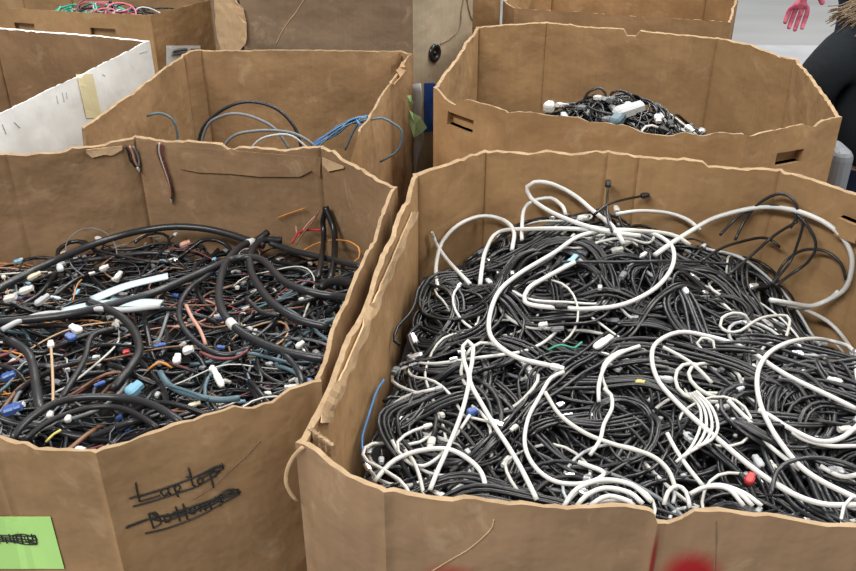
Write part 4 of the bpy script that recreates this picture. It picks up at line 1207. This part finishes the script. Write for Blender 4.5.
ta('yellow-green wire at the front rim of the left heap', [(46, 442), (54, 434), (61, 430)], .002, m='yellow', dz=.04, name='wire', cat='wire')
ta('teal cable end by the right front rim', [(168, 385), (190, 392), (208, 399)], .003, m='slate', dz=.034, name='wire', cat='wire')
def ba(px, py, size, m, label, ang, name='connector'): return bit(name, px, py, size, M[m], label, ang, hA, INA, .045)
ba(177, 359, (.022, .014, .010), 'white', 'white upright connector nearest the middle of the left heap', 1.6)
ba(188, 350, (.020, .018, .012), 'white', 'wide white connector touching the upright one', .2)
ba(218, 378, (.044, .012, .009), 'white', 'long white connector strip near the right front', 2.1)
ba(76, 329, (.026, .016, .012), 'white', 'white connector above a blue one at centre left', 2.7)
ba(71, 337, (.020, .016, .012), 'blue', 'blue connector below the white one at centre left', 2.7)
ba(134, 389, (.030, .024, .016), 'lblue', 'light blue connector before the front rim', .9)
ba(8, 376, (.024, .016, .012), 'blue', 'dark blue connector at the left edge of the heap', .4)
ba(12, 409, (.034, .022, .014), 'blue', 'blue block beside a white tip at the lower left', .2)
ba(21, 405, (.012, .012, .010), 'white', 'small white tip on the blue block', .2)
ba(126, 352, (.012, .010, .008), 'red', 'small red connector left of the middle', .2)
ba(10, 298, (.026, .02, .012), 'white2', 'off-white connector at the upper left edge', .1)
ba(50, 415, (.012, .010, .010), 'white', 'small white cap left of another by the front loom', 1.5)
ba(68, 419, (.012, .010, .010), 'white', 'small white cap right of another by the front loom', 1.5)
ba(212, 369, (.012, .010, .010), 'white', 'small white cap above the long connector strip', 1.5)
ba(26, 290, (.030, .020, .012), 'white2', 'off-white block between the looms at the upper left', .3)
ba(42, 300, (.034, .014, .012), 'pgrey', 'pale grey connector slanting beside the off-white block', .9)
ba(34, 276, (.030, .012, .010), 'cream', 'cream connector just under the back loom at the left', .6)
ba(60, 268, (.022, .014, .010), 'pgrey', 'grey connector right below the back loom', 2.0)
ba(104, 268, (.022, .012, .010), 'white', 'white connector beneath the thin grey wire loop', .5)
ba(118, 276, (.026, .012, .010), 'white2', 'off-white connector right of the white one under the wire loop', 1.3)
ba(185, 244, (.026, .016, .012), 'copper', 'pinkish connector behind the crossing loom at the back', .4)
ba(300, 345, (.018, .012, .010), 'white', 'small white cap near the right wall of the wiring box', .8)
# two flat pale strips at the back
for (pts, r_, lab, mm) in [([(92, 300), (108, 293), (130, 285), (168, 276)], .015, 'pale blue flat ribbon cable under the crossing loom', 'lb2'),
                           ([(62, 312), (90, 306), (120, 303), (146, 303), (161, 304)], .016, 'pale blue plastic strip with a pointed end', 'lb2')]:
    if 'lb2' not in M: M['lb2'] = mat('pale_blue_plastic', (.42, .52, .56), .35)
    P = trace(pts, hA, INA, .03)
    V, Fc = tube(resample(P, .01), r_, 10, .25)
    tag(mesh_obj('ribbon_cable', V, Fc, M[mm]), lab, 'cable')

# wires hanging over the back rim of the front left box
def over_rim(name, box, pts, r, m, label, cat, off=.006, ends=None):
    P = []
    for (px, py) in pts:
        h = wall_hit(box, px, py, off)
        if h: P.append(np.array(h[0]))
    return cable(name, np.array(P), r, M[m], label, cat, None, ends, sides=6, step=.006)
for j, (dx, mm, cn) in enumerate([(0, 'brown', 'brown'), (3, 'white2', 'off-white'), (5, 'dred', 'dark red')]):
    over_rim('wire', BA, [(158 + dx, 142), (158 + dx, 152), (163 + dx * .8, 166), (168 + dx * .6, 178), (172 + dx * .3, 190), (172 + dx * .2, 197)], .0022, mm,
             '%s wire of the long strand on the back wall of the wiring box' % cn, 'wire', .005 + .002 * j, [(1, M['pgrey'], (.014, .007, .005))] if j == 1 else None)
for j, (dx, mm, cn) in enumerate([(0, 'black3', 'black'), (4, 'copper', 'pinkish'), (7, 'grey', 'grey')]):
    over_rim('wire', BA, [(125 + dx, 145), (128 + dx, 152), (130 + dx, 159), (135 + dx * .3, 166)], .0028, mm,
             '%s wire of the short clump on the back wall of the wiring box' % cn, 'wire', .006 + .002 * j, [(1, M['white2'], (.012, .009, .006))] if j == 1 else None)

# ------------------------------------------------------------------ middle left box: loops
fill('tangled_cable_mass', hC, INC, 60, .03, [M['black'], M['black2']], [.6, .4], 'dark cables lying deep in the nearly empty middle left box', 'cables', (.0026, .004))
def at_depth(pts, Y0, Y1=None):
    n = len(pts); out = []
    for i, (px, py) in enumerate(pts):
        Y = Y0 + (Y1 - Y0) * i / (n - 1) if Y1 else Y0
        d = ray(px, py); out.append(CAM + d * (Y / d[1]))
    return np.array(out)
def tc_(label, pts, Y0, Y1, r, m, name='black_cable', cat='cable', ends=None):
    return cable(name, at_depth(pts, Y0, Y1), r, M[m], label, cat, None, ends, sides=7, step=.012)
tc_('dark cable arching highest over the middle left box', [(196, 165), (201, 132), (215, 115), (235, 104), (255, 102), (275, 108), (290, 121), (299, 138), (303, 165)], 2.45, 2.40, .0048, 'black2')
tc_('grey cable bowed beneath the highest dark arc', [(198, 165), (206, 128), (222, 116), (240, 114), (260, 120), (276, 130), (290, 150)], 2.38, 2.34, .0042, 'grey', 'grey_cable')
tc_('grey cable lying low along the front wall of the middle left box', [(215, 160), (232, 137), (255, 131), (280, 131), (300, 136), (318, 150), (322, 168)], 2.3, 2.28, .0042, 'grey', 'grey_cable')
tc_('thin pale grey cable low at the front of the middle left box', [(243, 160), (258, 141), (275, 135), (292, 136), (310, 150)], 2.24, 2.24, .003, 'pgrey', 'grey_cable')
tc_('short slate cable hooked near the left wall of the middle left box', [(147, 116), (158, 113), (168, 116), (175, 124), (178, 145), (176, 175)], 2.40, 2.40, .0034, 'slate', 'blue_cable')
for j in range(9):
    a = rng.uniform(-4, 4, 8)
    tc_('blue cable strand gathered in the right corner of the middle left box', [(305 + a[0], 165), (318 + a[1], 146 + a[2]), (335 + a[3], 130 + a[4]), (352 + a[5], 121 + a[6] * .6), (368 + a[7] * .5, 120 + a[2]), (372 + a[1], 140)], 2.24 + .012 * j, 2.32, .0024, 'bluecab' if j % 3 else 'slate', 'blue_cable')
for o in bpy.data.objects:
    if o.get('label', '').startswith('blue cable strand gathered'): o['group'] = 'blue strands in the middle left box'
tc_('blue cable hooked over the right rim of the middle left box', [(345, 150), (354, 130), (361, 121), (370, 120), (382, 118), (394, 124), (402, 132), (398, 150), (380, 162)], 2.235, 2.20, .003, 'slate', 'blue_cable')
tc_('light blue cable dropping over the right rim of the middle left box', [(356, 120), (361, 126), (365, 140), (366, 168)], 2.225, 2.215, .0032, 'bluecab', 'blue_cable')

# ------------------------------------------------------------------ middle right box: small heap
fill('tangled_cable_mass', hD, IND, 190, .03, [M['black'], M['black2'], M['grey']], [.6, .3, .1], 'dark tangle under the small heap in the middle right box', 'cables', (.003, .0045), (.3, .7), kap=14)
for i in range(52):
    s = (.555 + rng.uniform(-.27, .25), 2.43 + rng.normal(0, .07))
    kd = rng.choice([-1, 1]) * rng.uniform(6, 22); ed = [(0, rnd([M['steel'], M['white'], M['black3'], M['pgrey'], M['grey']]), (.03, .02, .014))]
    P = walk(hD, IND, rng.uniform(.2, .55), kd, rng.uniform(.0, .022), .012, start=s)
    wht = rng.random() < .14
    cable('white_cable' if wht else 'black_cable', P, rng.uniform(.003, .0045), M['white2'] if wht else rnd(blk),
          '%s %s cable%s on the small heap in the eight-sided box' % ('curled' if abs(kd) > 13 else 'bent', 'white' if wht else 'black', plug_words(ed)), 'cable', '%s cables on the middle right heap' % ('white' if wht else 'black'),
          ed, sides=6, step=.014)
tc_('tall black cable loop standing on the middle right heap', [(583, 118), (584, 100), (590, 91), (598, 88), (605, 93), (606, 110)], 2.50, 2.48, .004, 'black2')
tc_('black cable hoop right of the tall loop in the middle right box', [(606, 108), (612, 93), (622, 91), (632, 97), (640, 110)], 2.48, 2.46, .004, 'black')
bit('power_adapter', 628, 110, (.085, .05, .03), M['pgrey'], 'pale grey adapter block on the middle right heap', .2, hD, IND, .05, 'adapter')
bit('power_adapter', 617, 120, (.055, .035, .03), M['slate'], 'slate grey adapter block at the front of the middle right heap', .9, hD, IND, .05, 'adapter')
bit('power_adapter', 549, 107, (.03, .03, .03), M['white'], 'small white plug block at the left of the middle right heap', 1.2, hD, IND, .05, 'adapter')

# ------------------------------------------------------------------ back left box: cords
fill('tangled_cord_mass', hF, INF, 70, .03, [M['teal'], M['black2'], M['pink']], [.35, .45, .2], 'tangled cords under the teal heap in the back left box', 'cords', (.003, .005), (.3, .6), kap=14)
for i in range(46):
    left = i < 24
    s = ((-1.46 + rng.normal(0, .07), 3.50 + abs(rng.normal(0, .05))) if left else (-1.16 + rng.normal(0, .06), 3.46 + abs(rng.normal(0, .05))))
    P = walk(hF, INF, rng.uniform(.12, .3), rng.choice([-1, 1]) * rng.uniform(10, 30), rng.uniform(.0, .03), .012, start=s)
    k = 'teal' if left else rnd(['pink', 'black2', 'pgrey', 'pink', 'dred'])
    cn = {'teal': 'teal green', 'pink': 'pink', 'black2': 'dark grey', 'pgrey': 'pale grey', 'dred': 'dark red'}[k]
    cable('cord', P, .0035, M[k], '%s cord in the pile showing above the rim of the back left box' % cn, 'cord', '%s cords in the back left box' % cn, None, sides=5, step=.016)

# ------------------------------------------------------------------ tell near-alikes apart by their order across the heap
from collections import defaultdict
same = defaultdict(list)
for o in list(C.objects):
    if o.parent is None and o.get('label') and o.type == 'MESH': same[o['label']].append(o)
for lab, os_ in same.items():
    words = len(lab.replace('-', ' ').split())
    if 2 <= len(os_) <= 3 and words <= 15 or 4 <= len(os_) <= 7 and words <= 13:
        os_.sort(key=lambda o: o.location.x)
        for k, o in enumerate(os_):
            pre = 'leftmost' if k == 0 else ('rightmost' if k == len(os_) - 1 else ('middle' if len(os_) == 3 else ['', 'second', 'third', 'fourth', 'fifth', 'sixth'][k] + ' from left'))
            o['label'] = pre + ' ' + lab
